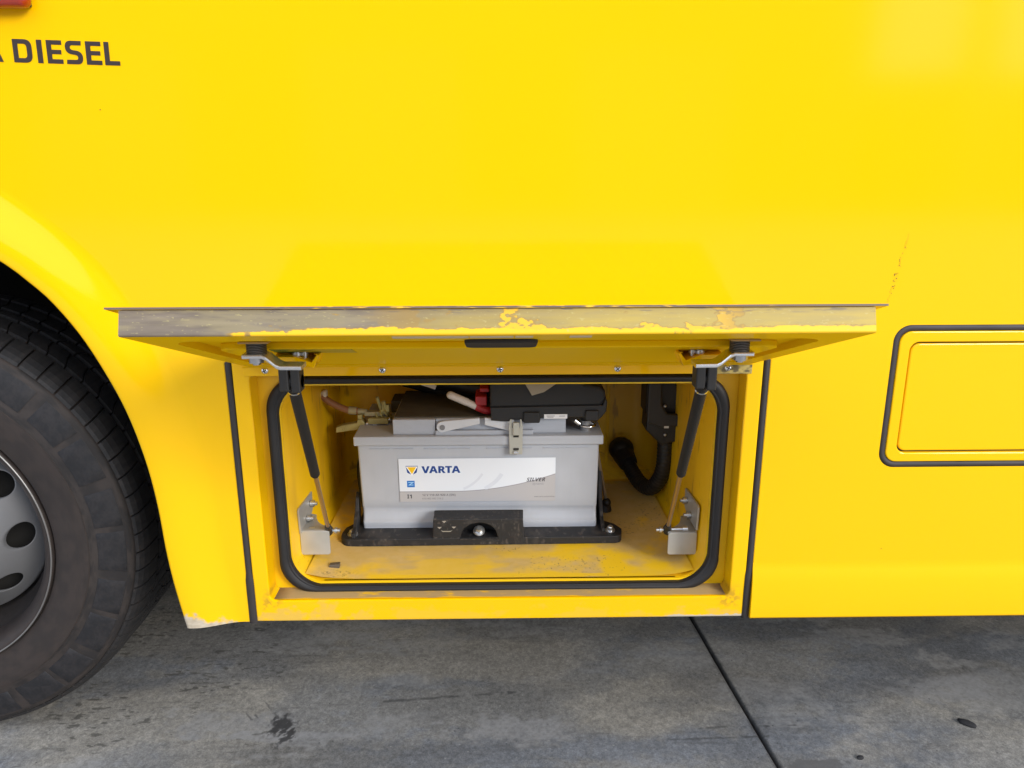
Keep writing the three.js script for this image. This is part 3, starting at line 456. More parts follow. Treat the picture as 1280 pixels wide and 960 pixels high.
// ---------------------------------------------------------------- front wheel
{
  const w = group('wheel', bus, [-0.877, 0.341, 0]);
  // all wheel geometry: axle along z, outer face towards +z
  const ZC = -0.205;
  const prof = [[0.2020, -0.09], [0.2100, -0.081], [0.2200, -0.0758], [0.2360, -0.074], [0.2520, -0.0725], [0.2680, -0.0735], [0.2720, -0.0765], [0.2960, -0.0785], [0.3173, -0.0835], [0.3237, -0.0875], [0.3258, -0.094], [0.3243, -0.101], [0.3272, -0.112], [0.3294, -0.14], [0.3304, -0.175], [0.3307, -0.205], [0.3304, -0.235], [0.3294, -0.27], [0.3272, -0.298], [0.3258, -0.316], [0.3000, -0.33], [0.2500, -0.335], [0.2080, -0.32]];
  const tg = lathe(prof.map(([r, z]) => [r, z]), 200).rotateX(Math.PI / 2);
  const sag = (g) => { const p = g.attributes.position; for (let i = 0; i < p.count; i++) { const y = p.getY(i), z = p.getZ(i); if (y < -0.29) { const k = ss(-0.29, -0.34, y); p.setZ(i, z + 0.006 * k * Math.sign(z - ZC)); p.setY(i, Math.max(-0.3395, y)); } } g.computeVertexNormals(); return g; };
  const dirty = rep(colorTex(512, 512, (u, v) => { const n = fbm(u * 24, v * 20, 4, 150); return mix3([0.010, 0.0098, 0.011], [0.024, 0.021, 0.0205], ss(0.3, 0.75, 0.6 * n + 0.4 * fbm(u * 90, v * 70, 3, 151))); }));
  dirty.repeat.set(6, 1);
  const tyreTex = rep(colorTex(1024, 256, (u, v) => { const n = fbm(u * 90, v * 26, 5, 155); return mix3([0.014, 0.0115, 0.011], [0.032, 0.0245, 0.0215], ss(0.3, 0.72, n)); }));
  const tyreMat = std({ map: tyreTex, roughness: 0.75 });
  const brownMat = std({ map: rep(colorTex(512, 64, (u, v) => { const n = fbm(u * 90, v * 8, 4, 160); return mix3([0.02, 0.015, 0.0135], [0.029, 0.021, 0.018], ss(0.25, 0.75, n)); })), roughness: 0.85 });
  put('tyre', sag(mergeVertices(tg)), tyreMat, w);
  // dusty band over the bead, standing a hair proud of the rubber
  const bead = lathe([[0.2138, -0.078], [0.217, -0.0742], [0.236, -0.0715], [0.252, -0.0702], [0.2655, -0.0712], [0.2665, -0.0735]], 160).rotateX(Math.PI / 2);
  put('sidewall_band', bead, brownMat, w, 'brown dusty band of the tyre beside the rim');
  // shoulder blocks on the sidewall and tread blocks round the edge
  const blocks = [];
  const seg = (r0, r1, z0, z1, a0, a1, h) => { const rows = [], N = 4; for (const [r, z, o] of [[r0, z0, -0.002], [r0 + 0.0012, z0, h], [(r0 + r1) / 2, (z0 + z1) / 2 + 0.0004, h], [r1 - 0.0012, z1, h], [r1, z1, -0.002]]) rows.push(Array.from({ length: N + 3 }, (_, i) => { const e = i === 0 || i === N + 2, k = clamp((i - 1) / N), a = a0 + (a1 - a0) * k + (e ? (i ? 0.0005 : -0.0005) : 0); return [r * Math.cos(a), r * Math.sin(a), z + (e ? -0.002 : o)]; }).reverse()); return gridMesh(rows); };
  for (let i = 0; i < 26; i++) { const a = (i / 26) * 2 * Math.PI + 0.05, da = 2 * Math.PI / 26; blocks.push(seg(0.277, 0.317, -0.0768, -0.083, a + da * 0.07, a + da * (0.84 + 0.1 * (i % 2)), 0.0014)); }
  const blockTex = rep(dirty.clone()); blockTex.repeat.set(4, 4); blockTex.needsUpdate = true;
  put('sidewall_block', blocks, std({ map: blockTex, color: rgb(0.8, 0.8, 0.88), roughness: 0.68 }), w).userData.kind = 'stuff';
  const ribs = [];
  // tread: shoulder row cut by slanting grooves, then circumferential ribs
  const NT = 68;
  for (let i = 0; i < NT; i++) {
    const da = 2 * Math.PI / NT, rows = [];
    for (const [r, z, sk] of [[0.3256, -0.091, 0], [0.3298, -0.0935, 0.02], [0.3342, -0.101, 0.06], [0.3374, -0.112, 0.12], [0.3387, -0.125, 0.2], [0.3394, -0.1375, 0.26], [0.3355, -0.1385, 0.26]]) rows.push(Array.from({ length: 6 }, (_, j) => { const e = j === 0 || j === 5, k = clamp((j - 1) / 3), a = (i + 0.05 + 0.9 * k + sk) * da, rr = r - (e ? 0.009 : 0); return [rr * Math.cos(a), rr * Math.sin(a), z]; }).reverse());
    ribs.push(gridMesh(rows));
  }
  for (const [z0, z1] of [[-0.1475, -0.185], [-0.194, -0.216], [-0.225, -0.2625], [-0.2715, -0.3]]) for (let i = 0; i < NT; i++) { const da = 2 * Math.PI / NT, rows = []; for (const [dr, z] of [[-0.006, z0], [0.0012, z0 - 0.001], [0.0015, (z0 + z1) / 2], [0.0012, z1 + 0.001], [-0.006, z1]]) rows.push(Array.from({ length: 5 }, (_, j) => { const e = j === 0 || j === 4, k = clamp((j - 1) / 2), a = (i + 0.05 + 0.9 * k + 0.3 * Math.sin((z) * 60)) * da, rr = 0.3387 - Math.abs(z - ZC) * 0.02 + dr - (e ? 0.009 : 0); return [rr * Math.cos(a), rr * Math.sin(a), z]; }).reverse()); ribs.push(gridMesh(rows)); }
  put('tread_block', sag(mergeAll(ribs)), std({ map: blockTex, roughness: 0.75, side: THREE.DoubleSide }), w).userData.kind = 'stuff';
  // steel rim: rolled flange, barrel, perforated disc, hub
  const steel = std({ color: rgb(0.22, 0.22, 0.228), roughness: 0.45, metalness: 0.4, side: THREE.DoubleSide });
  const rustTex = rep(colorTex(512, 64, (u, v) => mix3([0.03, 0.024, 0.022], [0.055, 0.042, 0.037], fbm(u * 120, v * 10, 4, 170))));
  const dull = std({ map: rustTex, roughness: 0.55, metalness: 0.3, side: THREE.DoubleSide });
  put('rim_flange', lathe([[0.188, -0.112], [0.19, -0.096], [0.1945, -0.085], [0.2, -0.077], [0.2055, -0.0725], [0.2105, -0.0705], [0.2128, -0.0715], [0.2135, -0.0745], [0.2125, -0.08], [0.208, -0.09]], 160).rotateX(Math.PI / 2), dull, w);
  put('rim_edge', new THREE.TorusGeometry(0.2118, 0.00125, 8, 200).translate(0, 0, -0.0703), std({ color: rgb(0.3, 0.29, 0.28), roughness: 0.35, metalness: 0.8 }), w);
  put('rim_barrel', lathe([[0.188, -0.112], [0.183, -0.126], [0.172, -0.14], [0.168, -0.17], [0.168, -0.3]], 120).rotateX(Math.PI / 2), std({ map: rustTex, color: rgb(0.35, 0.33, 0.33), roughness: 0.7, side: THREE.DoubleSide }), w);
  const disc = new THREE.Shape(); disc.absarc(0, 0, 0.165, 0, 2 * Math.PI, false);
  const ctr = new THREE.Path(); ctr.absarc(0, 0, 0.045, 0, 2 * Math.PI, true); disc.holes.push(ctr);
  for (let i = 0; i < 10; i++) { const a = (-5 + 36 * i) * D2R, h = new THREE.Path(), cx = 0.140 * Math.cos(a), cy = 0.140 * Math.sin(a); for (let j = 0; j < 28; j++) { const t = j / 28 * 2 * Math.PI, p = 0.0115 * Math.cos(t), q2 = 0.0212 * Math.sin(t), x = cx + p * Math.cos(a) - q2 * Math.sin(a), y = cy + p * Math.sin(a) + q2 * Math.cos(a); j ? h.lineTo(x, y) : h.moveTo(x, y); } h.closePath(); disc.holes.push(h); }
  // rings of points keep the disc smooth when it is dished
  const dz = (r) => -0.165 + 0.095 * ss(0.176, 0.1, r) - 0.03 * ss(0.09, 0.07, r);
  let dg = new THREE.ExtrudeGeometry(disc, { depth: 0.005, bevelEnabled: true, bevelThickness: 0.0018, bevelSize: 0.0018, bevelOffset: -0.0018, bevelSegments: 2, curveSegments: 96 });
  dg = subdivide(dg, 0.008);
  { const p = dg.attributes.position; for (let i = 0; i < p.count; i++) p.setZ(i, p.getZ(i) + dz(Math.hypot(p.getX(i), p.getY(i)))); dg.deleteAttribute('normal'); dg.deleteAttribute('uv'); dg = mergeVertices(dg, 1e-5); dg.computeVertexNormals(); }
  put('rim_disc', dg, steel, w);
  put('hub', lathe([[0.046, -0.13], [0.046, -0.085], [0.042, -0.078], [0.0001, -0.074]], 40).rotateX(Math.PI / 2), blackPlastic, w);
  for (let i = 0; i < 6; i++) { const a = (i * 60 + 12) * D2R; put('wheel_nut', new THREE.CylinderGeometry(0.012, 0.012, 0.022, 6).rotateX(Math.PI / 2).translate(0.066 * Math.cos(a), 0.066 * Math.sin(a), -0.098), zinc, w); }
  put('brake_drum', cyl(V(0, 0, -0.32), V(0, 0, -0.175), 0.15, 0.15, 40), blackMatt, w);
}
function subdivide(g, most) {                // split triangles at their longest edge until no edge is longer than most
  let g2 = g.index ? g.toNonIndexed() : g; let tri = []; const p = g2.attributes.position;
  const stack = []; for (let i = 0; i < p.count; i += 3) stack.push([0, 1, 2].map((k) => V(p.getX(i + k), p.getY(i + k), p.getZ(i + k))));
  while (stack.length) { const t = stack.pop(); let b = -1, bl = most; for (let k = 0; k < 3; k++) { const l = t[k].distanceTo(t[(k + 1) % 3]); if (l > bl + 1e-9) { bl = l; b = k; } } if (b < 0) { tri.push(t); continue; } const m = t[b].clone().lerp(t[(b + 1) % 3], 0.5); stack.push([t[b], m, t[(b + 2) % 3]], [m, t[(b + 1) % 3], t[(b + 2) % 3]]); }
  const out = new Float32Array(tri.length * 9); tri.forEach((t, i) => t.forEach((v, k) => out.set([v.x, v.y, v.z], i * 9 + k * 3)));
  const r = new THREE.BufferGeometry(); r.setAttribute('position', new THREE.BufferAttribute(out, 3)); r.setAttribute('uv', new THREE.BufferAttribute(new Float32Array(tri.length * 6), 2)); r.computeVertexNormals(); return r;
}

// ---------------------------------------------------------------- battery
const battery = group('battery', scene, [0, 0, 0]);
tag(battery, 'light grey car battery with white label standing in the open compartment', 'battery');
{
  const grey = std({ map: rep(colorTex(256, 256, (u, v) => { const n = fbm(u * 10, v * 10, 4, 180); const a = 0.425 + 0.05 * n + 0.015 * fbm(u * 90, v * 6, 3, 183); return [a * 0.925, a * 0.975, a * 1.08]; })), roughness: 0.42 });
  const z0 = -0.177;
  // case: slight draft, stepped foot
  const sec = [[0.301, 0.0018], [0.3112, 0.0022], [0.3122, 0.0034], [0.319, 0.0038], [0.3207, 0.0024], [0.3232, -0.0008], [0.3325, -0.0046], [0.3405, -0.0052], [0.345, -0.0016], [0.36, -0.0012], [0.45, 0.0]];
  const ring = (y, o) => { const t = (y - 0.301) / 0.149, x0 = -0.2242 - 0.0032 * t, x1 = 0.1532 + 0.0014 * t, zf = z0 + o, zb = -0.35 - o, r = 0.004, p = []; for (const [cx, cz, a0] of [[x1 - r, zf - r, 90], [x1 - r, zb + r, 0], [x0 + r, zb + r, -90], [x0 + r, zf - r, -180]]) for (let i = 0; i <= 4; i++) { const a = (a0 - 90 * i / 4) * D2R; p.push([cx + r * Math.cos(a), y, cz + r * Math.sin(a), cx * 3, y * 3]); } p.push(p[0].slice()); return p; };
  put('case', gridMesh(sec.map(([y, o]) => ring(y, o))), grey, battery);
  put('lid', box(-0.2321, 0.1605, 0.4505, 0.4658, -0.356, -0.171, 0.0022), grey, battery);
  put('cap_block', [box(-0.171, -0.104, 0.4656, 0.4905, -0.3, -0.182, 0.0015), box(-0.1035, 0.102, 0.4656, 0.4905, -0.3, -0.186, 0.0015), box(-0.104, 0.05, 0.4656, 0.473, -0.188, -0.178, 0.001)], grey, battery);
  put('cap_cover', [box(-0.169, 0.1, 0.4903, 0.4925, -0.345, -0.1905, 0.0008), box(-0.19, 0.12, 0.4656, 0.486, -0.35, -0.301, 0.002)], std({ map: rep(colorTex(256, 256, (u, v) => mix3([0.05, 0.043, 0.03], [0.1, 0.088, 0.062], fbm(u * 14, v * 14, 4, 185)))), roughness: 0.7 }), battery, 'dark dusty cover over the filler caps');
  // moulded lines under the lid
  for (const [a, b] of [[-0.2081, -0.176], [-0.172, -0.1401], [-0.1224, -0.0885], [-0.0845, -0.0492], [-0.0239, 0.0105], [0.0145, 0.0482], [0.0659, 0.1], [0.104, 0.1369]]) put('moulded_ridge', box(a, b, 0.4432, 0.4446, z0 - 0.002, z0 + 0.0013, 0.0004), grey, battery);
  for (const x of [-0.183, -0.121, -0.06, 0.004, 0.066, 0.112]) put('foot_notch', box(x - 0.0006, x + 0.0005, 0.3245, 0.3395, z0 - 0.008, z0 - 0.0049), grey, battery);
  // carrying handles folded flat
  const hs = new THREE.Shape(); hs.moveTo(-0.0925, 0.4708); hs.lineTo(-0.034, 0.4845); hs.lineTo(-0.034, 0.494); hs.lineTo(-0.09, 0.4895); hs.absarc(-0.0925, 0.4795, 0.0092, Math.PI / 2, 1.5 * Math.PI, false);
  const h1 = put('handle', ext(hs, 0.006, 0.0012).translate(0, 0, -0.182), std({ color: rgb(0.6, 0.62, 0.66), roughness: 0.4 }), battery);
  put('pivot', cyl(V(-0.0925, 0.4792, -0.177), V(-0.0925, 0.4792, -0.1748), 0.0042), std({ color: rgb(0.2, 0.2, 0.21), roughness: 0.5 }), h1);
  const hs2 = new THREE.Shape(); hs2.moveTo(0.012, 0.4725); hs2.lineTo(-0.0262, 0.4825); hs2.lineTo(-0.0262, 0.494); hs2.lineTo(0.02, 0.4925); hs2.lineTo(0.02, 0.4725); hs2.closePath();
  put('handle', ext(hs2, 0.006, 0.0012).translate(0, 0, -0.182), std({ color: rgb(0.6, 0.62, 0.66), roughness: 0.4 }), battery);
  for (const [x, z] of [[-0.197, -0.25], [0.135, -0.2]]) put('terminal_post', cyl(V(x, 0.4655, z), V(x, 0.4825, z), 0.009, 0.0085), std({ color: rgb(0.35, 0.35, 0.36), roughness: 0.5, metalness: 0.7 }), battery);
  // printed label
  const cv = document.createElement('canvas'); cv.width = 1024; cv.height = 304; const c = cv.getContext('2d');
  c.fillStyle = '#dfe5ee'; c.fillRect(0, 0, 1024, 304);
  const swoosh = () => { c.beginPath(); c.moveTo(0, 232); c.lineTo(400, 232); c.bezierCurveTo(620, 226, 820, 186, 1024, 114); };
  swoosh(); c.lineTo(1024, 304); c.lineTo(0, 304); c.closePath(); c.fillStyle = '#b2b1b4'; c.fill();
  swoosh(); c.strokeStyle = '#93929a'; c.lineWidth = 5; c.stroke();
  c.save(); swoosh(); c.lineTo(1024, 0); c.lineTo(0, 0); c.closePath(); c.clip(); c.strokeStyle = '#d3d9e4'; c.lineWidth = 16; c.beginPath(); c.moveTo(420, 215); c.bezierCurveTo(480, 190, 520, 150, 545, 110); c.stroke(); c.lineWidth = 26; c.beginPath(); c.moveTo(560, 215); c.bezierCurveTo(620, 180, 650, 150, 672, 112); c.stroke(); c.restore();
  c.fillStyle = '#0b3a86'; c.font = 'bold 69px sans-serif'; c.save(); c.translate(150, 100); c.scale(1.17, 0.93); c.fillText('VARTA', 0, 0); c.strokeStyle = '#0b3a86'; c.lineWidth = 2.5; c.strokeText('VARTA', 0, 0); c.restore();
  const shield = (k, col) => { c.fillStyle = col; c.beginPath(); c.moveTo(85 - 39 * k, 76 - 26 * k); c.lineTo(85 + 39 * k, 76 - 26 * k); c.lineTo(85 + 30 * k, 76 + 20 * k); c.lineTo(85, 76 + 36 * k); c.lineTo(85 - 30 * k, 76 + 20 * k); c.closePath(); c.fill(); };
  shield(1.02, '#0b3a86');
  c.fillStyle = '#ffffff'; c.beginPath(); c.moveTo(46, 54); c.lineTo(124, 54); c.lineTo(85, 118); c.closePath(); c.fill();
  c.fillStyle = '#f5c400'; c.beginPath(); c.moveTo(56, 58); c.lineTo(114, 58); c.lineTo(85, 108); c.closePath(); c.fill();
  c.fillStyle = '#1e6fc4'; c.fillRect(50, 154, 50, 46); c.strokeStyle = '#a9d4f5'; c.lineWidth = 5; c.beginPath(); c.moveTo(58, 166); c.lineTo(90, 166); c.lineTo(64, 184); c.lineTo(92, 184); c.stroke();
  c.fillStyle = '#33343a'; c.font = 'bold 40px sans-serif'; c.fillText('I1', 46, 280);
  c.fillStyle = '#66666c'; c.font = 'bold 21px sans-serif'; c.fillText('12 V 110 Ah 920 A (EN)', 146, 264); c.font = '17px sans-serif'; c.fillText('610 402 092 316 2', 146, 288);
  c.fillStyle = '#3c3c44'; c.font = 'italic bold 38px sans-serif'; c.save(); c.translate(832, 166); c.scale(1.0, 0.95); c.fillText('SILVER', 0, 0); c.restore(); c.font = 'italic 20px sans-serif'; c.fillStyle = '#88888f'; c.fillText('dynamic', 872, 190);
  c.font = '13px sans-serif'; c.fillStyle = '#66666c'; c.fillText('www.varta-automotive.com', 885, 278);
  const lt = new THREE.CanvasTexture(cv); lt.colorSpace = THREE.SRGBColorSpace;
  const lg = gridMesh([[[-0.1634, 0.4275, z0 + 0.0006, 0, 1], [0.0858, 0.4282, z0 + 0.0006, 1, 1]], [[-0.1634, 0.3535, z0 - 0.0009, 0, 0], [0.0858, 0.3535, z0 - 0.0009, 1, 0]]].map((r) => r.reverse()).reverse());
  put('label', atZ(lg, 0.0012), std({ map: lt, roughness: 0.3, side: THREE.DoubleSide }), battery, 'white printed label with blue lettering');
}
// ---------------------------------------------------------------- battery tray
{
  const tray = tag(group('battery_tray'), 'dirty black plastic tray with bolts under the grey battery', 'tray');
  const trayTex = rep(colorTex(512, 256, (u, v) => { const n = fbm(u * 30, v * 20, 4, 190), k = fbm(u * 90, v * 40, 3, 191); return mix3([0.013, 0.013, 0.015], [0.12, 0.1, 0.085], 0.25 * ss(0.55, 0.8, n) + 0.4 * ss(0.66, 0.76, k)); }));
  const tm = std({ map: trayTex, roughness: 0.6 });
  const s = new THREE.Shape(); const zf = 0.1345, zb = 0.37; // y of the shape is -z
  s.moveTo(-0.2415, zf); s.lineTo(0.176, zf + 0.004); s.quadraticCurveTo(0.189, zf + 0.004, 0.191, zf + 0.016); s.lineTo(0.193, zf + 0.032); s.lineTo(0.184, zf + 0.05); s.lineTo(0.164, zf + 0.066); s.lineTo(0.164, zb); s.lineTo(-0.236, zb); s.lineTo(-0.236, zf + 0.068); s.lineTo(-0.2525, zf + 0.045); s.quadraticCurveTo(-0.2575, zf + 0.025, -0.255, zf + 0.012); s.quadraticCurveTo(-0.251, zf, -0.2415, zf); s.closePath();
  const tg = ext(s, 0.0125, 0.0012).rotateX(-Math.PI / 2).translate(0, 0.2962, 0); scaleUV(tg, 2);
  put('plate', tg, tm, tray);
  // raised walls hugging the battery feet at both ends
  put('end_wall', ext(poly([[0.137, 0.3], [0.2, 0.3], [0.2, 0.362], [0.19, 0.356], [0.178, 0.337], [0.155, 0.32], [0.14, 0.316]].map(([z, y]) => [z, y])), 0.006, 0.001).rotateY(Math.PI / 2).translate(-0.2375, 0, 0), tm, tray);
  put('end_wall', ext(poly([[0.15, 0.3], [0.24, 0.3], [0.24, 0.4], [0.225, 0.395], [0.205, 0.345], [0.185, 0.322], [0.16, 0.312]]), 0.006, 0.001).rotateY(Math.PI / 2).translate(0.16, 0, 0), tm, tray);
  // clamp block with an arched pocket for its bolt
  const cb = poly([[-0.110, 0.2966], [0.0355, 0.2966], [0.033, 0.3415], [-0.1075, 0.3415]]);
  const pk = new THREE.Path(); pk.moveTo(-0.0665, 0.305); pk.lineTo(-0.006, 0.305); pk.lineTo(-0.008, 0.314); pk.bezierCurveTo(-0.012, 0.341, -0.06, 0.341, -0.0645, 0.314); pk.closePath(); cb.holes.push(pk);
  const cg = ext(cb, 0.03, 0.0014).translate(0, 0, -0.1665); scaleUV(cg, 3);
  put('clamp_block', cg, tm, tray);
  put('clamp_back', box(-0.1085, 0.034, 0.2966, 0.3405, -0.1725, -0.1668, 0.001), blackMatt, tray);
  put('clamp_ledge', ext(poly([[-0.066, 0.135], [-0.0065, 0.135], [-0.0065, 0.166], [-0.066, 0.166]]), 0.002).rotateX(-Math.PI / 2).translate(0, 0.306, 0), tm, tray);
  const bolt = (x, y, z, k, tilt) => { const b = mergeAll([cyl(V(0, 0, 0), V(0, 0.0018, 0), 0.0088 * k), new THREE.CylinderGeometry(0.0058 * k, 0.0062 * k, 0.0058, 6).translate(0, 0.0045, 0), cyl(V(0, 0.007, 0), V(0, 0.009, 0), 0.0048 * k, 0.0036 * k)]); b.rotateX(tilt).translate(x, y, z); return b; };
  put('bolt', bolt(-0.0365, 0.3145, -0.149, 1.05, 0.65), zinc, tray);
  put('bolt', bolt(-0.2375, 0.3088, -0.152, 0.95, 0.15), zinc, tray);
  put('bolt', bolt(0.1735, 0.3088, -0.158, 0.9, 0.15), zinc, tray);
  // moulded arrow marks on the block
  for (const [x, y] of [[-0.0905, 0.337], [-0.098, 0.3268], [-0.0755, 0.3272]]) put('moulded_mark', ext(poly([[x - 0.0035, y + 0.0014], [x + 0.0035, y + 0.0014], [x, y - 0.002]]), 0.0008).translate(0, 0, -0.1369), std({ color: rgb(0.3, 0.27, 0.23), roughness: 0.8 }), tray);
  put('moulded_mark', ext(poly([[-0.096, 0.3225], [-0.0935, 0.3198], [-0.081, 0.3198], [-0.078, 0.3225], [-0.0815, 0.3214], [-0.0928, 0.3214]]), 0.0008).translate(0, 0, -0.1369), std({ color: rgb(0.26, 0.24, 0.2), roughness: 0.8 }), tray);
}
function scaleUV(g, k) { const a = g.attributes.uv; for (let i = 0; i < a.count; i++) a.setXY(i, a.getX(i) * k, a.getY(i) * k); }
// steel rod holding the battery down, right behind it
{
  const r = tag(group('hold_down_rod'), 'thin steel rod beside the right end of the battery', 'rod');
  put('rod', cyl(V(0.1545, 0.43, -0.2), V(0.1805, 0.318, -0.262), 0.0028), std({ color: rgb(0.4, 0.34, 0.26), roughness: 0.45, metalness: 0.6 }), r);
  put('foot', [cyl(V(0.179, 0.2975, -0.262), V(0.179, 0.312, -0.262), 0.012, 0.009), new THREE.SphereGeometry(0.008, 14, 10).translate(0.181, 0.313, -0.258)], blackPlastic, r);
}
{
  const r = tag(group('battery_strap'), 'black strap bulging out behind the left end of the battery', 'strap');
  put('strap', tube([V(-0.232, 0.42, -0.3), V(-0.238, 0.395, -0.29), V(-0.2425, 0.375, -0.28), V(-0.24, 0.345, -0.27), V(-0.234, 0.31, -0.26)], 0.008, 30, 10), blackPlastic, r);
}
// ---------------------------------------------------------------- fuse box on top of the battery
{
  const f = tag(group('fuse_box'), 'black fuse box clipped on top of the battery', 'fuse box');
  const body = poly([[-0.016, 0.4915], [0.006, 0.4895], [0.012, 0.4895], [0.014, 0.4925], [0.03, 0.4925], [0.034, 0.4885], [0.06, 0.4885], [0.0615, 0.4955], [0.128, 0.4955], [0.131, 0.4915], [0.152, 0.4915], [0.1575, 0.4975], [0.1635, 0.505], [0.1645, 0.52], [0.1615, 0.528], [0.1575, 0.5155], [-0.017, 0.513]]);
  put('base', ext(body, 0.12, 0.002).translate(0, 0, -0.29), blackPlastic, f);
  const cover = poly([[-0.0175, 0.5115], [0.155, 0.514], [0.163, 0.524], [0.161, 0.537], [0.152, 0.5455], [0.128, 0.549], [0.118, 0.556], [-0.0115, 0.557], [-0.0175, 0.552]]);
  put('cover', ext(cover, 0.12, 0.004).translate(0, 0, -0.292), std({ color: rgb(0.009, 0.0085, 0.0085), roughness: 0.6 }), f);
  put('tab', box(0.0345, 0.0595, 0.4885, 0.506, -0.172, -0.1655, 0.0018), blackPlastic, f);
  put('tab', box(0.1305, 0.151, 0.4915, 0.508, -0.172, -0.1655, 0.0018), blackPlastic, f);
  put('sticker', box(0.0665, 0.1025, 0.4945, 0.5015, -0.17, -0.1695), std({ color: rgb(0.72, 0.72, 0.74), roughness: 0.5 }), f);
  for (const [a, b, y] of [[0.07, 0.083, 0.4985], [0.0715, 0.081, 0.4965], [0.09, 0.099, 0.4982]]) put('print', box(a, b, y, y + 0.0009, -0.1695, -0.1693), std({ color: rgb(0.2, 0.2, 0.22), roughness: 0.6 }), f);
  const clip = ext(poly([[0.0125, 0.437], [0.0325, 0.437], [0.0335, 0.482], [0.031, 0.4945], [0.029, 0.4945], [0.029, 0.4815], [0.0165, 0.4815], [0.0165, 0.4945], [0.0135, 0.4945], [0.0115, 0.482]]), 0.0028, 0.0006).translate(0, 0, -0.1695);
  put('latch_clip', [clip, box(0.018, 0.0278, 0.4695, 0.4905, -0.1675, -0.1625, 0.001)], std({ color: rgb(0.5, 0.49, 0.43), roughness: 0.4, metalness: 0.5 }), f);
  put('clip_slot', [box(0.0185, 0.027, 0.4655, 0.4685, -0.1664, -0.1655), box(0.0185, 0.027, 0.4445, 0.4475, -0.1664, -0.1655)], blackMatt, f);
  put('clip_hook', box(0.0188, 0.0268, 0.4385, 0.4435, -0.1668, -0.1635, 0.001), chrome, f);
  put('terminal_ring', [new THREE.TorusGeometry(0.011, 0.0022, 8, 28).rotateX(Math.PI / 2).translate(0.137, 0.478, -0.188), new THREE.CylinderGeometry(0.004, 0.004, 0.01, 6).rotateZ(0.9).translate(0.1195, 0.4845, -0.183)], chrome, f);
}
{
  const p = tag(put('paper_scrap', atZ(ext(poly([[0.034, 0.556], [0.08, 0.557], [0.0845, 0.551], [0.066, 0.538], [0.0475, 0.5325]]), 0.0008, 0), -0.1688), std({ color: rgb(0.33, 0.29, 0.22), roughness: 0.9 })), 'crumpled beige paper scrap lying against the black fuse box', 'paper');
}
// ---------------------------------------------------------------- cables
{
  const r = tag(group('red_cable'), 'red cable with a white sleeve entering the fuse box', 'cable');
  const red = std({ color: rgb(0.42, 0.02, 0.025), roughness: 0.5 });
  put('sleeve', [cyl(V(-0.0803, 0.525, -0.2), V(-0.054, 0.513, -0.2), 0.0062), cyl(V(-0.0545, 0.5132, -0.2), V(-0.036, 0.5035, -0.2), 0.0056), new THREE.SphereGeometry(0.0062, 14, 10).translate(-0.0803, 0.525, -0.2)], std({ color: rgb(0.62, 0.55, 0.48), roughness: 0.55 }), r);
  put('core', tube([V(-0.04, 0.506, -0.2), V(-0.03, 0.5015, -0.2), V(-0.022, 0.499, -0.2), V(-0.015, 0.498, -0.205)], 0.0064, 20, 12), red, r);
  put('terminal_cover', [box(-0.041, -0.0225, 0.508, 0.5235, -0.24, -0.196, 0.002), box(-0.034, -0.019, 0.5275, 0.5345, -0.24, -0.205, 0.002)], red, r);
}
{
  const c = tag(put('red_wire', tube([V(0.13, 0.55, -0.29), V(0.17, 0.547, -0.28), V(0.21, 0.547, -0.28), V(0.25, 0.55, -0.28), V(0.28, 0.556, -0.29)], 0.0055, 40, 10), std({ color: rgb(0.3, 0.012, 0.012), roughness: 0.5 })), 'thin red cable running along the top right of the compartment', 'cable');
}
{
  const c = tag(group('black_cable'), 'thick black cable with a white tag behind the battery top', 'cable');
  put('sheath', tube([V(-0.235, 0.553, -0.31), V(-0.19, 0.538, -0.295), V(-0.145, 0.531, -0.285), V(-0.09, 0.525, -0.285), V(-0.045, 0.516, -0.28), V(-0.005, 0.515, -0.27)], 0.0155, 60, 14), blackPlastic, c);
  put('cable_tag', box(-0.0165, 0.0165, -0.0035, 0.0035, -0.0006, 0.0006).rotateZ(-0.33).translate(-0.1235, 0.527, -0.258), std({ color: rgb(0.62, 0.6, 0.58), roughness: 0.6 }), c);
  put('sheath', tube([V(-0.2, 0.575, -0.33), V(-0.13, 0.562, -0.31), V(-0.05, 0.55, -0.29), V(0.01, 0.545, -0.28)], 0.014, 40, 12), blackMatt, c);
  put('sheath', tube([V(-0.17, 0.515, -0.33), V(-0.11, 0.5, -0.33), V(-0.05, 0.498, -0.32), V(0.01, 0.51, -0.29)], 0.011, 40, 12), blackMatt, c);
}
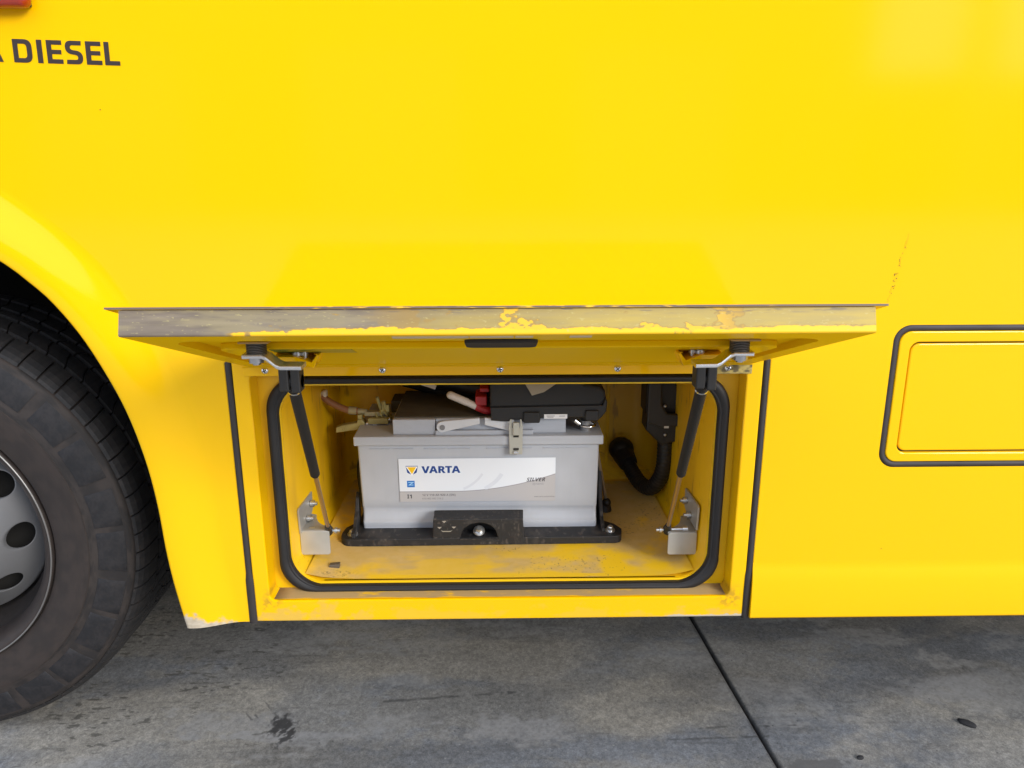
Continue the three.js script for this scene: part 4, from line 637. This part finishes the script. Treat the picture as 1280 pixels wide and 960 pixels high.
{
  const c = tag(group('ground_cable'), 'brown battery cable with brass clamp at the left battery terminal', 'cable');
  put('grommet', [box(-0.3065, -0.2935, 0.507, 0.521, -0.258, -0.24, 0.004), box(-0.294, -0.2855, 0.5065, 0.5215, -0.257, -0.242, 0.004)], std({ color: rgb(0.55, 0.48, 0.36), roughness: 0.6 }), c);
  put('sheath', tube([V(-0.297, 0.514, -0.248), V(-0.284, 0.503, -0.246), V(-0.27, 0.4945, -0.246), V(-0.252, 0.487, -0.246), V(-0.236, 0.4855, -0.246)], 0.0058, 40, 12), std({ color: rgb(0.23, 0.1, 0.045), roughness: 0.35 }), c);
  put('crimp', [cyl(V(-0.251, 0.4868, -0.246), V(-0.2385, 0.4858, -0.246), 0.0068), cyl(V(-0.239, 0.4858, -0.246), V(-0.222, 0.4835, -0.246), 0.005), box(-0.225, -0.197, 0.4785, 0.4855, -0.252, -0.239, 0.001)], std({ color: rgb(0.36, 0.33, 0.2), roughness: 0.5, metalness: 0.35 }), c);
  put('clamp', [new THREE.TorusGeometry(0.0115, 0.0045, 10, 24).rotateX(Math.PI / 2).translate(-0.197, 0.474, -0.25), box(-0.218, -0.185, 0.468, 0.478, -0.236, -0.228, 0.0015), box(-0.2, -0.186, 0.481, 0.489, -0.258, -0.24, 0.0015), box(-0.1965, -0.1915, 0.487, 0.503, -0.247, -0.241, 0.001).rotateZ(0.0), box(-0.189, -0.1845, 0.485, 0.497, -0.246, -0.24, 0.001)], brass, c);
  put('lug_bar', [ext(poly([[-0.2725, 0.452], [-0.2715, 0.461], [-0.262, 0.4645], [-0.243, 0.468], [-0.237, 0.469], [-0.236, 0.474], [-0.2285, 0.475], [-0.2245, 0.47], [-0.2235, 0.461], [-0.233, 0.4575], [-0.26, 0.4535]]), 0.014, 0.0016).translate(0, 0, -0.247), ...[-0.2615, -0.258, -0.2545].map((x) => box(x - 0.0006, x + 0.0006, 0.456, 0.465, -0.234, -0.2322)), box(-0.236, -0.2285, 0.474, 0.482, -0.245, -0.236, 0.0012)], brass, c);
  put('stud', [cyl(V(-0.199, 0.489, -0.246), V(-0.203, 0.511, -0.24), 0.0028), cyl(V(-0.19, 0.487, -0.243), V(-0.1925, 0.504, -0.24), 0.0025), ...[0, 1, 2].map((i) => cyl(V(-0.2045 + i * 0.0075, 0.4785 + i * 0.002, -0.2405), V(-0.2025 + i * 0.0075, 0.4795 + i * 0.002, -0.2405), 0.0062 + 0.001 * (i % 2)))], brass, c);
  put('clamp_bolt', [cyl(V(-0.222, 0.466, -0.2375), V(-0.182, 0.474, -0.2375), 0.0038), cyl(V(-0.21, 0.4665, -0.2375), V(-0.204, 0.468, -0.2375), 0.0075, 0.0075, 6), cyl(V(-0.191, 0.471, -0.2375), V(-0.1865, 0.472, -0.2375), 0.0075)], zinc, c);
}
// ---------------------------------------------------------------- connector box and conduit at the right
{
  const b = tag(group('connector_box'), 'black connector box on the right back wall of the compartment', 'connector box');
  const zf = -0.235;
  put('back_plate', ext(poly([[0.239, 0.58], [0.262, 0.58], [0.29, 0.525], [0.2935, 0.508], [0.2935, 0.478], [0.239, 0.478]]), 0.05, 0.003).translate(0, 0, zf - 0.058), blackPlastic, b);
  put('housing', ext(poly([[0.2405, 0.4775], [0.294, 0.4775], [0.294, 0.432], [0.266, 0.4255], [0.2395, 0.452]]), 0.045, 0.003).translate(0, 0, zf - 0.045), blackPlastic, b);
  put('lid', ext(poly([[0.2385, 0.536], [0.2605, 0.538], [0.2625, 0.497], [0.272, 0.483], [0.293, 0.481], [0.2955, 0.4615], [0.262, 0.4585], [0.2385, 0.468]]), 0.012, 0.003).translate(0, 0, zf - 0.002), std({ color: rgb(0.022, 0.02, 0.019), roughness: 0.55 }), b);
  for (const [x, y, z] of [[0.271, 0.4445, 0.001], [0.268, 0.4945, 0.003]]) put('screw', new THREE.SphereGeometry(0.0027, 12, 8).translate(x, y, zf + z), zinc, b);
  put('label_spot', box(0.267, 0.2745, 0.459, 0.4625, zf + 0.0095, zf + 0.0105), std({ color: rgb(0.6, 0.58, 0.52), roughness: 0.6 }), b);
}
{
  const c = tag(group('conduit'), 'black corrugated conduit looping below the connector box to the floor', 'conduit');
  const path = new THREE.CatmullRomCurve3([V(0.2770, 0.4500, -0.262), V(0.2790, 0.4120, -0.262), V(0.2785, 0.3772, -0.264), V(0.2742, 0.3509, -0.272), V(0.2634, 0.3275, -0.288), V(0.2521, 0.3237, -0.31), V(0.2416, 0.3325, -0.336), V(0.2322, 0.3484, -0.362), V(0.2276, 0.3573, -0.374)]);
  const N = 150, K = 14, fr = path.computeFrenetFrames(N, false), rows = [];
  for (let i = 0; i <= N; i++) { const p = path.getPointAt(i / N), r = 0.0136 + 0.00035 * Math.sin(i * 1.5); rows.push(Array.from({ length: K + 1 }, (_, j) => { const a = j / K * 2 * Math.PI, q = p.clone().addScaledVector(fr.normals[i], r * Math.cos(a)).addScaledVector(fr.binormals[i], r * Math.sin(a)); return [q.x, q.y, q.z]; }).reverse()); }
  put('corrugated_tube', gridMesh(rows), std({ color: rgb(0.013, 0.012, 0.012), roughness: 0.5, side: THREE.DoubleSide }), c);
  put('elbow', [new THREE.SphereGeometry(0.0235, 24, 16).scale(1, 0.95, 1).translate(0.2242, 0.3649, -0.385), cyl(V(0.2271, 0.3573, -0.374), V(0.2329, 0.3484, -0.352), 0.0205, 0.0172)], blackPlastic, c);
}
// ---------------------------------------------------------------- loose bits
tag(put('metal_nut', [ext(poly([[-0.258, 0.2965], [-0.242, 0.2965], [-0.2415, 0.304], [-0.2565, 0.3025]]), 0.009, 0.001).translate(0, 0, -0.073)], std({ color: rgb(0.16, 0.14, 0.12), roughness: 0.5, metalness: 0.6 })), 'small dark piece of metal lying on the dusty compartment floor', 'scrap');
function clod(x, z, a, b, h, turn, label) { const g = new THREE.IcosahedronGeometry(1, 3), p = g.attributes.position; for (let i = 0; i < p.count; i++) { const k = 0.7 + 0.6 * fbm(p.getX(i) * 1.7 + 5 + x * 9, p.getY(i) * 1.7 + p.getZ(i) * 2.1, 3, 200); p.setXYZ(i, p.getX(i) * k * a, p.getY(i) * k * h, p.getZ(i) * k * b); } const q = mergeVertices(g.deleteAttribute('normal').deleteAttribute('uv') && g); q.computeVertexNormals(); q.rotateY(turn).translate(x, h * 0.5, z); return tag(put('dirt_clod', q, std({ color: rgb(0.018, 0.017, 0.018), roughness: 0.85 })), label, 'dirt'); }
clod(0.7505, -0.0775, 0.0135, 0.0065, 0.004, -0.7, 'larger dark clod of dirt on the concrete near the right edge');
clod(0.5441, -0.0046, 0.0055, 0.004, 0.003, 0.3, 'small dark clod of dirt on the concrete right of the slab joint');

// ---------------------------------------------------------------- behind the camera: what the paint mirrors
{
  const b = tag(group('opposite_building', scene, [0, 0, 0]), 'long plain grey building across the yard opposite the bus', 'building');
  const wallM = std({ color: rgb(0.16, 0.145, 0.125), roughness: 0.9 });
  put('wall', box(-30, 9.6, 0, 5.6, 20, 30), wallM, b);
  put('roof', box(-30.4, 9.9, 5.6, 5.9, 19.6, 30.4), std({ color: rgb(0.16, 0.15, 0.15), roughness: 0.9 }), b);
  for (let i = 0; i < 5; i++) put('roller_door', box(-26 + i * 7, -22 + i * 7, 0, 4, 19.95, 20.05), std({ color: rgb(0.2, 0.21, 0.22), roughness: 0.6 }), b);
  const l = tag(group('low_building'), 'low flat shed to the right of the opposite building', 'shed');
  put('wall', box(10.2, 30, 0, 3.2, 20.5, 28), wallM, l);
  put('roof', box(10, 30.3, 3.2, 3.4, 20.2, 28.3), std({ color: rgb(0.16, 0.15, 0.15), roughness: 0.9 }), l);
  const p = tag(group('yard_post'), 'broad square post standing in front of the low shed', 'post');
  put('shaft', box(11.6, 12.2, 0, 7, 19, 19.6), std({ color: rgb(0.2, 0.19, 0.18), roughness: 0.8 }), p);
  put('base', box(11.4, 12.4, 0, 0.25, 18.8, 19.8), std({ color: rgb(0.25, 0.24, 0.23), roughness: 0.8 }), p);
}
renderer.render(scene, camera);
